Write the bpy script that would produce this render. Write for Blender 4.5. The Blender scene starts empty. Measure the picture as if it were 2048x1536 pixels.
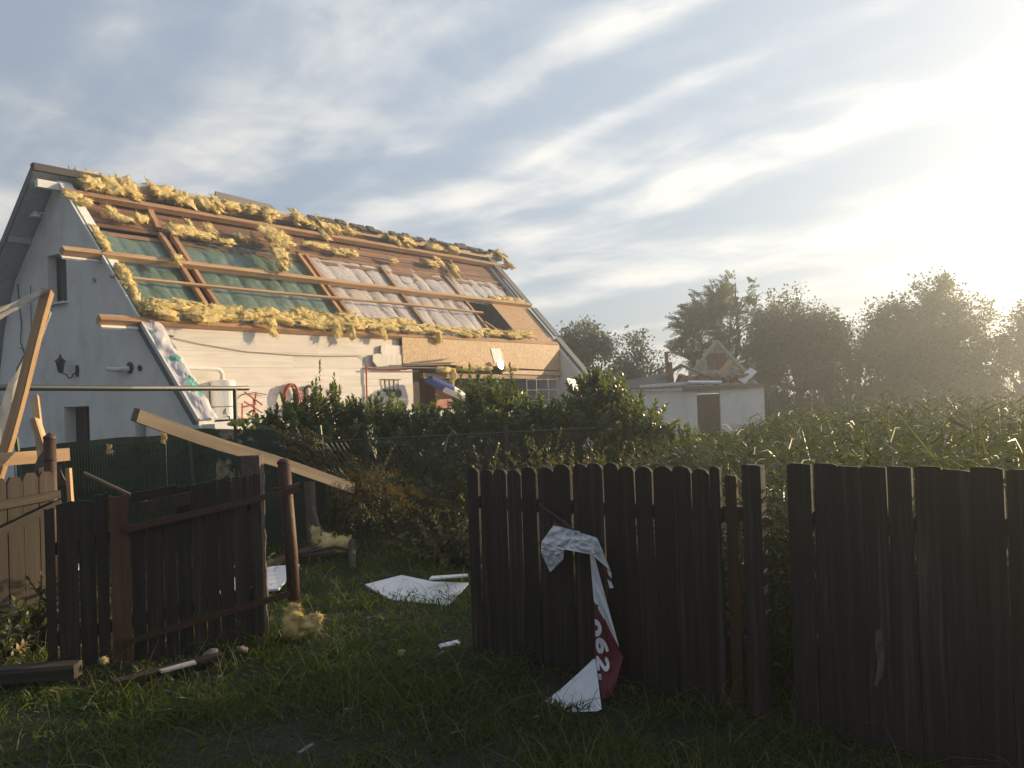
import bpy, bmesh, math, random
import numpy as np
from mathutils import Vector, Matrix, noise
from mathutils.geometry import tessellate_polygon

scene = bpy.context.scene
COL = scene.collection
R = math.radians

# ---------------------------------------------------------------- camera
EYE = 1.95
cam_data = bpy.data.cameras.new("camera")
cam_data.sensor_width = 36.0
cam_data.lens = 36.0 * 1750 / 2048
cam_data.clip_end = 5000
cam = bpy.data.objects.new("camera", cam_data)
COL.objects.link(cam)
PITCH, ROLL = math.atan(24 / 1750), R(2.0)
fwd = Vector((0, math.cos(PITCH), math.sin(PITCH)))
r0 = Vector((1, 0, 0))
u0 = r0.cross(fwd)
rt = r0 * math.cos(ROLL) - u0 * math.sin(ROLL)
upv = r0 * math.sin(ROLL) + u0 * math.cos(ROLL)
M = Matrix((rt, upv, -fwd)).transposed().to_4x4()
M.translation = (0, 0, EYE)
cam.matrix_world = M
scene.camera = cam

# ---------------------------------------------------------------- sun, sky, exposure
SUN_AZ, SUN_EL = R(57), R(12)            # azimuth clockwise from +Y
SUN = Vector((math.sin(SUN_AZ) * math.cos(SUN_EL), math.cos(SUN_AZ) * math.cos(SUN_EL), math.sin(SUN_EL)))
sun_data = bpy.data.lights.new("sun", 'SUN')
sun_data.energy = 4.2
sun_data.angle = R(0.5)
sun_data.color = (1.0, 0.74, 0.44)
sun = bpy.data.objects.new("sun", sun_data)
sun.rotation_euler = SUN.to_track_quat('Z', 'Y').to_euler()
sun.location = SUN * 60
COL.objects.link(sun)

scene.view_settings.view_transform = 'Standard'
scene.view_settings.look = 'None'
scene.view_settings.gamma = 1.0
scene.view_settings.use_curve_mapping = False
scene.view_settings.exposure = 1.0
scene.cycles.use_denoising = True
scene.cycles.max_bounces = 8
scene.cycles.transparent_max_bounces = 12
scene.cycles.volume_bounces = 0

world = bpy.data.worlds.new("World")
scene.world = world
world.use_nodes = True
nt = world.node_tree
nt.nodes.clear()
def wn(t, **kw):
    n = nt.nodes.new(t)
    for k, v in kw.items():
        setattr(n, k, v)
    return n
def wmath(op, a, b=None, c=None, clamp=False):
    n = wn('ShaderNodeMath', operation=op, use_clamp=clamp)
    for i, v in enumerate((a, b, c)):
        if v is None: continue
        if isinstance(v, (int, float)): n.inputs[i].default_value = v
        else: nt.links.new(v, n.inputs[i])
    return n.outputs[0]
def wvmath(op, a, b=None):
    n = wn('ShaderNodeVectorMath', operation=op)
    for i, v in enumerate((a, b)):
        if v is None: continue
        if isinstance(v, (tuple, list, Vector)): n.inputs[i].default_value = tuple(v)
        else: nt.links.new(v, n.inputs[i])
    return n
def wmap(v, a, b, c=0.0, d=1.0, smooth=True):
    n = wn('ShaderNodeMapRange', interpolation_type='SMOOTHSTEP' if smooth else 'LINEAR')
    nt.links.new(v, n.inputs[0])
    for i, x in enumerate((a, b, c, d)): n.inputs[i + 1].default_value = x
    return n.outputs[0]
def wmix(f, a, b):
    n = wn('ShaderNodeMix', data_type='RGBA')
    if isinstance(f, (int, float)): n.inputs[0].default_value = f
    else: nt.links.new(f, n.inputs[0])
    for i, v in ((6, a), (7, b)):
        if isinstance(v, tuple): n.inputs[i].default_value = (*v, 1)
        else: nt.links.new(v, n.inputs[i])
    return n.outputs[2]
SKY_K = 0.057
sky = wn('ShaderNodeTexSky', sky_type='NISHITA', sun_disc=False)
sky.sun_elevation = SUN_EL
sky.sun_rotation = SUN_AZ
sky.air_density = 1.0; sky.dust_density = 1.6; sky.ozone_density = 1.2
geo = wn('ShaderNodeTexCoord')
vdir = wvmath('NORMALIZE', geo.outputs['Generated']).outputs[0]
sep = wn('ShaderNodeSeparateXYZ'); nt.links.new(vdir, sep.inputs[0])
zc = wmath('ADD', wmath('MAXIMUM', sep.outputs[2], 0.0), 0.10)
qx, qy = wmath('DIVIDE', sep.outputs[0], zc), wmath('DIVIDE', sep.outputs[1], zc)
CA = R(-40)                              # the streets of cloud run towards this azimuth
cu = wmath('ADD', wmath('MULTIPLY', qx, math.sin(CA)), wmath('MULTIPLY', qy, math.cos(CA)))
cv = wmath('SUBTRACT', wmath('MULTIPLY', qx, math.cos(CA)), wmath('MULTIPLY', qy, math.sin(CA)))
def wnoise(x, y, z, scale, detail=6, rough=0.55, dist=0.0):
    c = wn('ShaderNodeCombineXYZ')
    for i, v in enumerate((x, y, z)):
        if isinstance(v, (int, float)): c.inputs[i].default_value = v
        else: nt.links.new(v, c.inputs[i])
    n = wn('ShaderNodeTexNoise', noise_dimensions='3D')
    nt.links.new(c.outputs[0], n.inputs['Vector'])
    n.inputs['Scale'].default_value = scale; n.inputs['Detail'].default_value = detail
    n.inputs['Roughness'].default_value = rough; n.inputs['Distortion'].default_value = dist
    return n.outputs[0]
warp = wnoise(qx, qy, 3.1, 0.9, 3)
cvw = wmath('ADD', cv, wmath('MULTIPLY', wmath('SUBTRACT', warp, 0.5), 0.55))
streak = wnoise(wmath('MULTIPLY', cu, 0.28), wmath('MULTIPLY', cvw, 1.55), 7.4, 1.0, 5, 0.5)
fine = wnoise(wmath('MULTIPLY', cu, 0.55), cvw, 1.7, 2.6, 6, 0.6)
puff = wnoise(qx, qy, 9.2, 2.3, 7, 0.58, 0.35)
dens = wmath('ADD', wmath('MULTIPLY', streak, 0.68), wmath('ADD', wmath('MULTIPLY', fine, 0.14), wmath('MULTIPLY', puff, 0.19)))
cvb = wmath('ADD', cv, wmath('MULTIPLY', wmath('SUBTRACT', warp, 0.5), 0.16))
brk = wmap(wnoise(wmath('MULTIPLY', cu, 0.7), wmath('MULTIPLY', cv, 0.8), 4.4, 1.0, 4), 0.36, 0.60)
for v0, w0, amp in ((0.55, 0.10, .08), (1.13, 0.09, .10), (1.41, 0.085, .16), (1.76, 0.055, .10), (2.35, 0.14, .10), (3.3, 0.22, .08)):
    e = wmath('DIVIDE', wmath('SUBTRACT', cvb, v0), w0)          # long streets of cloud
    g = wmath('POWER', 2.718, wmath('MULTIPLY', wmath('MULTIPLY', e, e), -1.0))
    dens = wmath('ADD', dens, wmath('MULTIPLY', wmath('MULTIPLY', g, amp), wmath('ADD', wmath('MULTIPLY', brk, 0.8), 0.2)))
mask = wmap(dens, 0.45, 0.66)
sdot = wvmath('DOT_PRODUCT', vdir, tuple(SUN)).outputs['Value']
glow = wmath('POWER', wmath('MAXIMUM', sdot, 0.0), 5.0)
low = wmap(sep.outputs[2], 0.0, 0.30, 1.0, 0.0)
ccol = wmix(glow, (8.6, 8.5, 8.2), (8.7, 8.5, 7.8))       # cloud lit from behind near the sun
cshade = wmix(wmap(puff, 0.35, 0.65), (0.80, 0.82, 0.88), (1.08, 1.05, 1.0))
cm = wn('ShaderNodeMix', data_type='RGBA', blend_type='MULTIPLY'); cm.inputs[0].default_value = 1
nt.links.new(ccol, cm.inputs[6]); nt.links.new(cshade, cm.inputs[7])
thin = wmix(glow, (3.9, 4.6, 5.6), (6.9, 7.0, 6.8))        # thin veil over the whole sky
skyv = wmix(0.82, sky.outputs[0], thin)
skyc = wmix(wmath('MULTIPLY', mask, 0.88), skyv, cm.outputs[2])
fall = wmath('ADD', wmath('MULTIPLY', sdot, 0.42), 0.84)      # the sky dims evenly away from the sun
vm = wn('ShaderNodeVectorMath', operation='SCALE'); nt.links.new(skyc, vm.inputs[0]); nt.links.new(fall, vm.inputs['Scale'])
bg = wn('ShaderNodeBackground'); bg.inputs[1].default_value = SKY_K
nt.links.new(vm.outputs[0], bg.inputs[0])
out = wn('ShaderNodeOutputWorld'); nt.links.new(bg.outputs[0], out.inputs[0])

# ---------------------------------------------------------------- builders
rng = np.random.default_rng(11)
random.seed(11)

class MB:
    """collects boxes, tubes, outlines and grids; becomes ONE mesh object"""
    def __init__(s):
        s.v, s.f, s.uv, s.mi = [], [], [], []
    def face(s, idx, uvs=None, mi=0):
        s.f.append(tuple(idx)); s.uv.extend(uvs if uvs else [(0, 0)] * len(idx)); s.mi.append(mi)
    def beam(s, p0, p1, w, h, up=(0, 0, 1), mi=0, jit=0.0):
        p0, p1, up = Vector(p0), Vector(p1), Vector(up)
        d = (p1 - p0); ln = d.length; d.normalize()
        side = d.cross(up).normalized(); up = side.cross(d).normalized()
        b = len(s.v); o = random.random() * 30
        for p in (p0, p1):
            for a, c in ((-1, -1), (1, -1), (1, 1), (-1, 1)):
                j = Vector((random.uniform(-jit, jit), random.uniform(-jit, jit), random.uniform(-jit, jit)))
                s.v.append(p + side * (a * w / 2) + up * (c * h / 2) + j)
        vv = (0, w, w + h, 2 * w + h, 2 * w + 2 * h)
        for k in range(4):
            a, c = b + k, b + (k + 1) % 4
            s.face((a + 4, c + 4, c, a), [(o + ln, vv[k]), (o + ln, vv[k + 1]), (o, vv[k + 1]), (o, vv[k])], mi)
        s.face((b, b + 1, b + 2, b + 3), [(o, 0), (o, w), (o + h, w), (o + h, 0)], mi)
        s.face((b + 7, b + 6, b + 5, b + 4), [(o, 0), (o, w), (o + h, w), (o + h, 0)], mi)
        return s
    def lumber(s, p0, p1, w, h, up=(0, 0, 1), n=9, warp=.012, split=.03, mi=0):
        """a sawn timber that is not quite straight, with ragged broken ends"""
        p0, p1, up = Vector(p0), Vector(p1), Vector(up)
        d = (p1 - p0); ln = d.length; d.normalize()
        side = d.cross(up).normalized(); up = side.cross(d).normalized()
        b = len(s.v); o = random.random() * 30; q0 = random.random() * 50
        for i in range(n + 1):
            t = i / n; p = p0.lerp(p1, t); e = 1.0 if i in (0, n) else 0.0
            a1 = warp * noise.noise(Vector((t * 2.2, q0, 0))) * 2; a2 = warp * noise.noise(Vector((t * 2.2, q0, 9))) * 2
            for a, c in ((-1, -1), (1, -1), (1, 1), (-1, 1)):
                s.v.append(p + side * (a * w / 2 * random.uniform(.96, 1.02) + a1) + up * (c * h / 2 * random.uniform(.96, 1.02) + a2) + d * (e * random.uniform(-split, split)))
        vv = (0, w, w + h, 2 * w + h, 2 * w + 2 * h)
        for i in range(n):
            u0, u1 = o + ln * i / n, o + ln * (i + 1) / n
            for k in range(4):
                a, c = b + i * 4 + k, b + i * 4 + (k + 1) % 4
                s.face((a + 4, c + 4, c, a), [(u1, vv[k]), (u1, vv[k + 1]), (u0, vv[k + 1]), (u0, vv[k])], mi)
        s.face((b, b + 1, b + 2, b + 3), [(o, 0), (o, w), (o + h, w), (o + h, 0)], mi)
        e = b + n * 4
        s.face((e + 3, e + 2, e + 1, e), [(o, 0), (o, w), (o + h, w), (o + h, 0)], mi)
        return s
    def box(s, c, size, mi=0):
        c = Vector(c)
        return s.beam(c - Vector((size[0] / 2, 0, 0)), c + Vector((size[0] / 2, 0, 0)), size[1], size[2], mi=mi)
    def tube(s, pts, r, n=8, mi=0, cap=True):
        pts = [Vector(p) for p in pts]; rs = r if isinstance(r, (list, tuple)) else [r] * len(pts)
        b = len(s.v); ref = None; u = 0
        for i, p in enumerate(pts):
            d = (pts[min(i + 1, len(pts) - 1)] - pts[max(i - 1, 0)]).normalized()
            if ref is None:
                ref = d.orthogonal().normalized()
            ref = (ref - d * ref.dot(d)).normalized(); bi = d.cross(ref)
            for k in range(n):
                a = 2 * math.pi * k / n
                s.v.append(p + (ref * math.cos(a) + bi * math.sin(a)) * rs[i])
        for i in range(len(pts) - 1):
            ln = (pts[i + 1] - pts[i]).length
            for k in range(n):
                a, c = b + i * n + k, b + i * n + (k + 1) % n
                s.face((a, c, c + n, a + n), [(u, k / n * .3), (u, (k + 1) / n * .3), (u + ln, (k + 1) / n * .3), (u + ln, k / n * .3)], mi)
            u += ln
        if cap:
            s.face([b + k for k in reversed(range(n))], None, mi)
            e = b + (len(pts) - 1) * n
            s.face([e + k for k in range(n)], None, mi)
        return s
    def lathe(s, base, prof, n=16, mi=0, ax=(0, 0, 1)):
        ax = Vector(ax).normalized(); e1 = ax.orthogonal().normalized(); e2 = ax.cross(e1); base = Vector(base)
        b = len(s.v)
        for r, z in prof:
            for k in range(n):
                a = 2 * math.pi * k / n
                s.v.append(base + ax * z + (e1 * math.cos(a) + e2 * math.sin(a)) * r)
        for i in range(len(prof) - 1):
            for k in range(n):
                a, c = b + i * n + k, b + i * n + (k + 1) % n
                s.face((a, c, c + n, a + n), None, mi)
        s.face([b + k for k in reversed(range(n))], None, mi)
        e = b + (len(prof) - 1) * n
        s.face([e + k for k in range(n)], None, mi)
        return s
    def prism(s, outline, org, ax, ay, depth, mi=0):
        """outline in (a, b); extruded by vector depth (back face is org + depth); grain runs along ay"""
        org, ax, ay, depth = Vector(org), Vector(ax), Vector(ay), Vector(depth)
        if ax.cross(ay).dot(depth) > 0:
            outline = outline[::-1]
        b = len(s.v); n = len(outline); o = random.random() * 30; dl = depth.length
        for k in (0, 1):
            for a, c in outline:
                s.v.append(org + ax * a + ay * c + depth * k)
        flip = False
        s.face([b + i for i in range(n)], [(o + c, a) for a, c in outline], mi)
        s.face([b + n + i for i in reversed(range(n))], [(o + outline[i][1], outline[i][0]) for i in reversed(range(n))], mi)
        for i in range(n):
            j = (i + 1) % n
            s.face((b + j, b + i, b + n + i, b + n + j), [(o + outline[j][1], outline[j][0]), (o + outline[i][1], outline[i][0]),
                   (o + outline[i][1], outline[i][0] + dl), (o + outline[j][1], outline[j][0] + dl)], mi)
        return s
    def grid(s, fn, nu, nv, mi=0, uvs=(1, 1)):
        b = len(s.v)
        for i in range(nu + 1):
            for j in range(nv + 1):
                s.v.append(Vector(fn(i / nu, j / nv)))
        for i in range(nu):
            for j in range(nv):
                a = b + i * (nv + 1) + j
                q = [(i, j), (i + 1, j), (i + 1, j + 1), (i, j + 1)]
                s.face((a, a + nv + 1, a + nv + 2, a + 1), [(x / nu * uvs[0], y / nv * uvs[1]) for x, y in q], mi)
        return s
    def arr(s, V, F, mi=0):
        b = len(s.v); s.v.extend(Vector(p) for p in V)
        for f in F: s.face([b + int(i) for i in f], None, mi)
        return s
    def build(s, name, mats, parent=None, smooth=False, kind=None, label=None):
        root = parent
        while root is not None and root.parent is not None: root = root.parent
        off = root.location if root is not None else Vector((0, 0, 0))
        me = bpy.data.meshes.new(name)
        me.from_pydata([p - off for p in s.v], [], s.f)
        uvl = me.uv_layers.new(name="UVMap")
        uvl.data.foreach_set("uv", [c for u in s.uv for c in u])
        if not isinstance(mats, (list, tuple)): mats = [mats]
        for m in mats: me.materials.append(m)
        if len(mats) > 1: me.polygons.foreach_set("material_index", s.mi)
        if smooth: me.polygons.foreach_set("use_smooth", [True] * len(s.f))
        return link(name, me, parent, kind, label)

def link(name, me, parent=None, kind=None, label=None):
    o = bpy.data.objects.new(name, me); COL.objects.link(o)
    if parent is not None: o.parent = parent
    if kind: o["kind"] = kind
    if label: o["label"] = label
    return o
def thing(name, label, cat, loc, group=None):
    o = bpy.data.objects.new(name, None); COL.objects.link(o); o.location = loc; o.empty_display_size = .2
    return tag(o, label, cat, group)
def tag(o, label, cat, group=None, kind=None):
    if label: o["label"] = label
    if cat: o["category"] = cat
    if group: o["group"] = group
    if kind: o["kind"] = kind
    return o

def np_mesh(name, V, F, mat, parent=None, kind=None, rnd=None, smooth=False):
    """fast mesh from arrays; F is (n,3) or (n,4); rnd is a per-vertex value read by the leaf materials"""
    V = np.asarray(V, np.float32); F = np.asarray(F, np.int32)
    if parent is not None:
        root = parent
        while root.parent is not None: root = root.parent
        V = V - np.array(root.location, np.float32)
    me = bpy.data.meshes.new(name)
    k = F.shape[1]
    me.vertices.add(len(V)); me.vertices.foreach_set("co", V.ravel())
    me.loops.add(F.size); me.loops.foreach_set("vertex_index", F.ravel())
    me.polygons.add(len(F))
    me.polygons.foreach_set("loop_start", np.arange(0, F.size, k, dtype=np.int32))
    if rnd is not None:
        at = me.attributes.new("rnd", 'FLOAT', 'POINT'); at.data.foreach_set("value", np.asarray(rnd, np.float32))
    if smooth: me.polygons.foreach_set("use_smooth", [True] * len(F))
    me.update(calc_edges=True); me.validate()
    me.materials.append(mat)
    return link(name, me, parent, kind)

def unit(a): return a / np.maximum(np.linalg.norm(a, axis=-1, keepdims=True), 1e-9)
def leaf_mesh(P, D, U, ln, wd, droop=0.15, fold=0.25):
    """leaves: base P, direction D, upper side U; 6 vertices and 4 triangles each, folded along the midrib"""
    P, D, U = np.asarray(P), unit(np.asarray(D)), np.asarray(U)
    S = unit(np.cross(D, U)); U = unit(np.cross(S, D))
    n = len(P); ln = np.broadcast_to(ln, n)[:, None]; wd = np.broadcast_to(wd, n)[:, None]
    V = np.empty((n, 6, 3))
    V[:, 0] = P
    V[:, 1] = P + D * ln * .35 - S * wd * .5 + U * wd * fold
    V[:, 2] = P + D * ln * .35 + S * wd * .5 + U * wd * fold
    V[:, 3] = P + D * ln * .72 - S * wd * .36 + U * (wd * fold * .7 - ln * droop * .4)
    V[:, 4] = P + D * ln * .72 + S * wd * .36 + U * (wd * fold * .7 - ln * droop * .4)
    V[:, 5] = P + D * ln - U * ln * droop
    T = np.array([[0, 2, 1], [1, 2, 4], [1, 4, 3], [3, 4, 5]])
    F = (np.arange(n)[:, None, None] * 6 + T[None]).reshape(-1, 3)
    return V.reshape(-1, 3), F
def blades(P, D, ln, wd, bend):
    """grass blades / strips: 5 vertices, 3 triangles; D is the lean direction (with z)"""
    P, D = np.asarray(P), unit(np.asarray(D)); n = len(P)
    S = unit(np.cross(D, rng.normal(size=(n, 3)))); ln = np.broadcast_to(ln, n)[:, None]; wd = np.broadcast_to(wd, n)[:, None]
    B = np.asarray(bend)
    V = np.empty((n, 5, 3))
    V[:, 0] = P - S * wd; V[:, 1] = P + S * wd
    m = P + D * ln * .55 + B * ln * .15
    V[:, 2] = m - S * wd * .75; V[:, 3] = m + S * wd * .75
    V[:, 4] = P + D * ln + B * ln * .5
    T = np.array([[0, 1, 3], [0, 3, 2], [2, 3, 4]])
    F = (np.arange(n)[:, None, None] * 5 + T[None]).reshape(-1, 3)
    return V.reshape(-1, 3), F

# ---------------------------------------------------------------- materials
class MT:
    def __init__(s, name):
        s.m = bpy.data.materials.new(name); s.m.use_nodes = True
        s.t = s.m.node_tree; s.t.nodes.clear()
        s.out = s.n('ShaderNodeOutputMaterial')
        s.b = s.n('ShaderNodeBsdfPrincipled'); s.t.links.new(s.b.outputs[0], s.out.inputs[0])
    def n(s, t, **kw):
        x = s.t.nodes.new(t)
        for k, v in kw.items(): setattr(x, k, v)
        return x
    def L(s, a, b): s.t.links.new(a, b)
    def put(s, sock, v):
        if isinstance(v, (int, float)): sock.default_value = v
        elif isinstance(v, tuple): sock.default_value = (*v, 1) if len(sock.default_value) == 4 and len(v) == 3 else v
        else: s.L(v, sock)
    def uv(s, su, sv, w=0):
        """uv stretched, shifted per object"""
        tc = s.n('ShaderNodeTexCoord'); oi = s.n('ShaderNodeObjectInfo')
        mp = s.n('ShaderNodeVectorMath', operation='MULTIPLY'); s.L(tc.outputs['UV'], mp.inputs[0]); mp.inputs[1].default_value = (su, sv, 1)
        ad = s.n('ShaderNodeVectorMath', operation='MULTIPLY_ADD'); s.L(oi.outputs['Random'], ad.inputs[0]); ad.inputs[1].default_value = (37.7, 91.3, 55.1); s.L(mp.outputs[0], ad.inputs[2])
        return ad.outputs[0]
    def pos(s, sx=1, sy=1, sz=1):
        g = s.n('ShaderNodeNewGeometry')
        mp = s.n('ShaderNodeVectorMath', operation='MULTIPLY'); s.L(g.outputs['Position'], mp.inputs[0]); mp.inputs[1].default_value = (sx, sy, sz)
        return mp.outputs[0]
    def noise(s, vec, scale, detail=4, rough=.55, dist=0):
        x = s.n('ShaderNodeTexNoise'); s.L(vec, x.inputs['Vector'])
        for k, v in (('Scale', scale), ('Detail', detail), ('Roughness', rough), ('Distortion', dist)): x.inputs[k].default_value = v
        return x.outputs[0]
    def ramp(s, f, stops):
        x = s.n('ShaderNodeValToRGB'); s.L(f, x.inputs[0])
        e = x.color_ramp.elements
        while len(e) < len(stops): e.new(.5)
        for el, (p, c) in zip(e, stops): el.position = p; el.color = (*c, 1)
        return x.outputs[0]
    def mix(s, f, a, b, mode='MIX'):
        x = s.n('ShaderNodeMix', data_type='RGBA', blend_type=mode)
        s.put(x.inputs[0], f); s.put(x.inputs[6], a); s.put(x.inputs[7], b)
        return x.outputs[2]
    def maprange(s, v, a, b, c=0., d=1.):
        x = s.n('ShaderNodeMapRange'); s.L(v, x.inputs[0])
        for i, q in enumerate((a, b, c, d)): x.inputs[i + 1].default_value = q
        return x.outputs[0]
    def bump(s, h, strength=.3, dist=.01):
        x = s.n('ShaderNodeBump'); s.L(h, x.inputs['Height']); x.inputs['Strength'].default_value = strength; x.inputs['Distance'].default_value = dist
        s.L(x.outputs[0], s.b.inputs['Normal'])
    def set(s, **kw):
        for k, v in kw.items(): s.put(s.b.inputs[k.replace('_', ' ')], v)
        return s.m

def wood(name, dark, mid, light, rough=.75, su=1.2, sv=26, patch=.5, var=.35, bump=.5):
    t = MT(name)
    v = t.uv(su, sv)
    g = t.noise(v, 1.0, 6, .62, .6)
    big = t.noise(t.uv(.9, 3.5), 1.3, 3)
    c = t.ramp(g, [(.28, dark), (.5, mid), (.74, light)])
    c = t.mix(t.maprange(big, .38, .68, 0, patch), c, tuple(x * .55 for x in mid))
    oi = t.n('ShaderNodeObjectInfo')
    hs = t.n('ShaderNodeHueSaturation'); t.L(c, hs.inputs['Color'])
    t.L(t.maprange(oi.outputs['Random'], 0, 1, 1 - var, 1 + var), hs.inputs['Value'])
    t.bump(g, bump, .004)
    return t.set(Base_Color=hs.outputs[0], Roughness=rough)

def plain(name, col, rough=.6, metal=0., nscale=18, namp=.25, bump=.15, spec=.5):
    t = MT(name)
    n = t.noise(t.pos(), nscale, 5, .6)
    n2 = t.noise(t.pos(), nscale * .13, 3, .5)
    c = t.mix(t.maprange(n, .35, .7, 0, 1), tuple(x * (1 - namp) for x in col), col)
    c = t.mix(t.maprange(n2, .45, .7, 0, namp), c, tuple(x * .6 for x in col))
    t.bump(n, bump, .01)
    return t.set(Base_Color=c, Roughness=rough, Metallic=metal, **{'Specular_IOR_Level': spec})

def leafmat(name, cols, rough=.45, trans=.35, tcol=(.25, .32, .05)):
    t = MT(name)
    at = t.n('ShaderNodeAttribute', attribute_name="rnd")
    c = t.ramp(at.outputs['Fac'], [(i / (len(cols) - 1), k) for i, k in enumerate(cols)])
    t.set(Base_Color=c, Roughness=rough)
    tr = t.n('ShaderNodeBsdfTranslucent'); t.L(t.mix(.6, c, tcol), tr.inputs[0])
    mx = t.n('ShaderNodeMixShader'); mx.inputs[0].default_value = trans
    t.L(t.b.outputs[0], mx.inputs[1]); t.L(tr.outputs[0], mx.inputs[2]); t.L(mx.outputs[0], t.out.inputs[0])
    return t.m

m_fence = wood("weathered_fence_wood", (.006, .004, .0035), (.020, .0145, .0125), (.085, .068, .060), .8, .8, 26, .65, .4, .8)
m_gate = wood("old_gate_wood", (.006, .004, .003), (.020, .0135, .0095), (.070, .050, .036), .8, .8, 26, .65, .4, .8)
m_redwood = wood("reddish_old_wood", (.026, .011, .005), (.065, .028, .013), (.11, .052, .025), .75, 1.0, 22)
m_tan_fence = wood("sun_bleached_wood", (.008, .005, .0024), (.023, .015, .008), (.052, .037, .02), .8, 1.0, 24)
m_pine = wood("fresh_pine_timber", (.30, .17, .08), (.46, .29, .15), (.58, .40, .23), .65, .8, 16, .25, .18, .3)
m_pine2 = wood("grey_pine_plank", (.05, .037, .025), (.115, .088, .062), (.19, .15, .11), .7, .8, 16, .3, .15, .3)
m_roofwood = wood("old_roof_timber", (.2, .105, .055), (.36, .205, .105), (.48, .30, .165), .7, .7, 14, .35, .2, .3)
m_sheath = wood("brown_sheathing", (.10, .048, .028), (.21, .11, .065), (.31, .18, .11), .75, .6, 12, .4, .3, .3)
m_wallboard = wood("white_painted_boards", (.46, .42, .38), (.58, .54, .50), (.64, .61, .57), .6, .35, 9, .22, .04, .25)
m_tile = plain("dark_ridge_tile", (.075, .06, .055), .8, nscale=9)
m_roofgrey = plain("grey_roof_underside", (.42, .43, .46), .7, nscale=5)
def mk_render():
    t = MT("white_render")
    n = t.noise(t.pos(.9, .9, .45), 1.6, 6, .65); f = t.noise(t.pos(), 30, 4, .6); g = t.noise(t.pos(), .8, 5, .6)
    c = t.ramp(n, [(.3, (.66, .65, .62)), (.5, (.78, .775, .76)), (.7, (.81, .805, .79))])
    c = t.mix(t.maprange(g, .5, .75, 0, .45), c, (.42, .40, .37))
    t.bump(f, .35, .012)
    return t.set(Base_Color=c, Roughness=.9)
m_plaster = mk_render()
m_white = plain("white_enamel", (.78, .77, .74), .25, nscale=3, namp=.05, bump=0)
m_pvc = plain("white_pvc", (.72, .71, .69), .35, nscale=4, namp=.06, bump=0)
m_black = plain("black_iron", (.02, .02, .022), .45, nscale=30)
m_rust = plain("rusted_steel", (.085, .040, .022), .62, .25, nscale=35, namp=.5, bump=.4)
m_darkrail = plain("dark_painted_rail", (.022, .03, .026), .4, nscale=12)
m_green_post = plain("green_coated_post", (.02, .07, .04), .45, nscale=12)
m_concrete = plain("rough_concrete", (.17, .125, .10), .95, nscale=24, namp=.55, bump=.9)
m_darkwood_door = wood("dark_red_door", (.03, .012, .012), (.05, .02, .02), (.07, .03, .028), .5, .6, 12)
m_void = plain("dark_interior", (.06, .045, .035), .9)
m_red = plain("red_paint", (.42, .055, .03), .45, nscale=15)
m_orange_hose = plain("orange_hose", (.55, .13, .05), .45, nscale=15)
m_blue = plain("blue_vinyl", (.03, .07, .30), .4, nscale=5)
m_panel = plain("white_panel", (.72, .74, .78), .45, nscale=4, namp=.1, bump=.05)
m_stone = plain("grey_stone", (.2, .17, .15), .9, nscale=20, namp=.5, bump=.6)
m_block = plain("pale_masonry_block", (.50, .47, .45), .9, nscale=10, namp=.35, bump=.5)
m_brick = plain("red_brick", (.30, .13, .08), .9, nscale=10, namp=.35, bump=.5)
m_slate = plain("grey_slate", (.14, .14, .15), .6, nscale=14, namp=.35, bump=.4)
m_chrome = plain("polished_reflector", (.9, .88, .85), .22, 1.0, namp=0, bump=0)
m_glass = MT("window_glass").set(Base_Color=(.05, .055, .06), Roughness=.08, **{'Specular_IOR_Level': .8})
m_tan = plain("tan_curtain", (.42, .35, .27), .9)
m_frame_metal = plain("white_metal_frame", (.7, .7, .7), .4)

def mk_osb():
    t = MT("osb_board")
    vo = t.n('ShaderNodeTexVoronoi'); t.L(t.uv(9, 16), vo.inputs['Vector']); vo.inputs['Scale'].default_value = 1.6
    n = t.noise(t.uv(3, 3), 6, 5, .6)
    c = t.ramp(vo.outputs['Color'], [(.1, (.28, .155, .07)), (.5, (.42, .255, .12)), (.9, (.52, .34, .18))])
    c = t.mix(t.maprange(n, .4, .7, 0, .35), c, (.36, .22, .12))
    t.bump(vo.outputs['Distance'], .3, .004)
    return t.set(Base_Color=c, Roughness=.6)
m_osb = mk_osb()

def mk_film(name, c1, c2, rough, trans):
    t = MT(name)
    n = t.noise(t.uv(2.2, 9), 2.0, 5, .6, .8)
    n2 = t.noise(t.uv(9, 26), 2.0, 4, .6, 1.2)
    c = t.mix(t.maprange(n, .35, .68), c1, c2)
    t.bump(n2, .5, .03)
    t.set(Base_Color=c, Roughness=rough, **{'Coat_Weight': .5, 'Coat_Roughness': .12})
    return t.m
m_film_green = mk_film("green_membrane", (.07, .13, .10), (.13, .19, .15), .38, .2)
m_film_pink = mk_film("clear_pinkish_film", (.46, .40, .37), (.60, .55, .52), .22, .2)

def mk_foil():
    t = MT("crumpled_foil_strip")
    n = t.noise(t.uv(2.0, 2.0), 3.0, 5, .6, .6)
    p = t.noise(t.uv(1.1, 1.1), 1.7, 2)
    c = t.ramp(n, [(.3, (.46, .42, .44)), (.55, (.56, .52, .54)), (.75, (.62, .60, .62))])
    c = t.mix(t.maprange(p, .56, .64), c, (.10, .33, .27))
    t.bump(n, .3, .02)
    return t.set(Base_Color=c, Roughness=.45)
m_foil = mk_foil()

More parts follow.
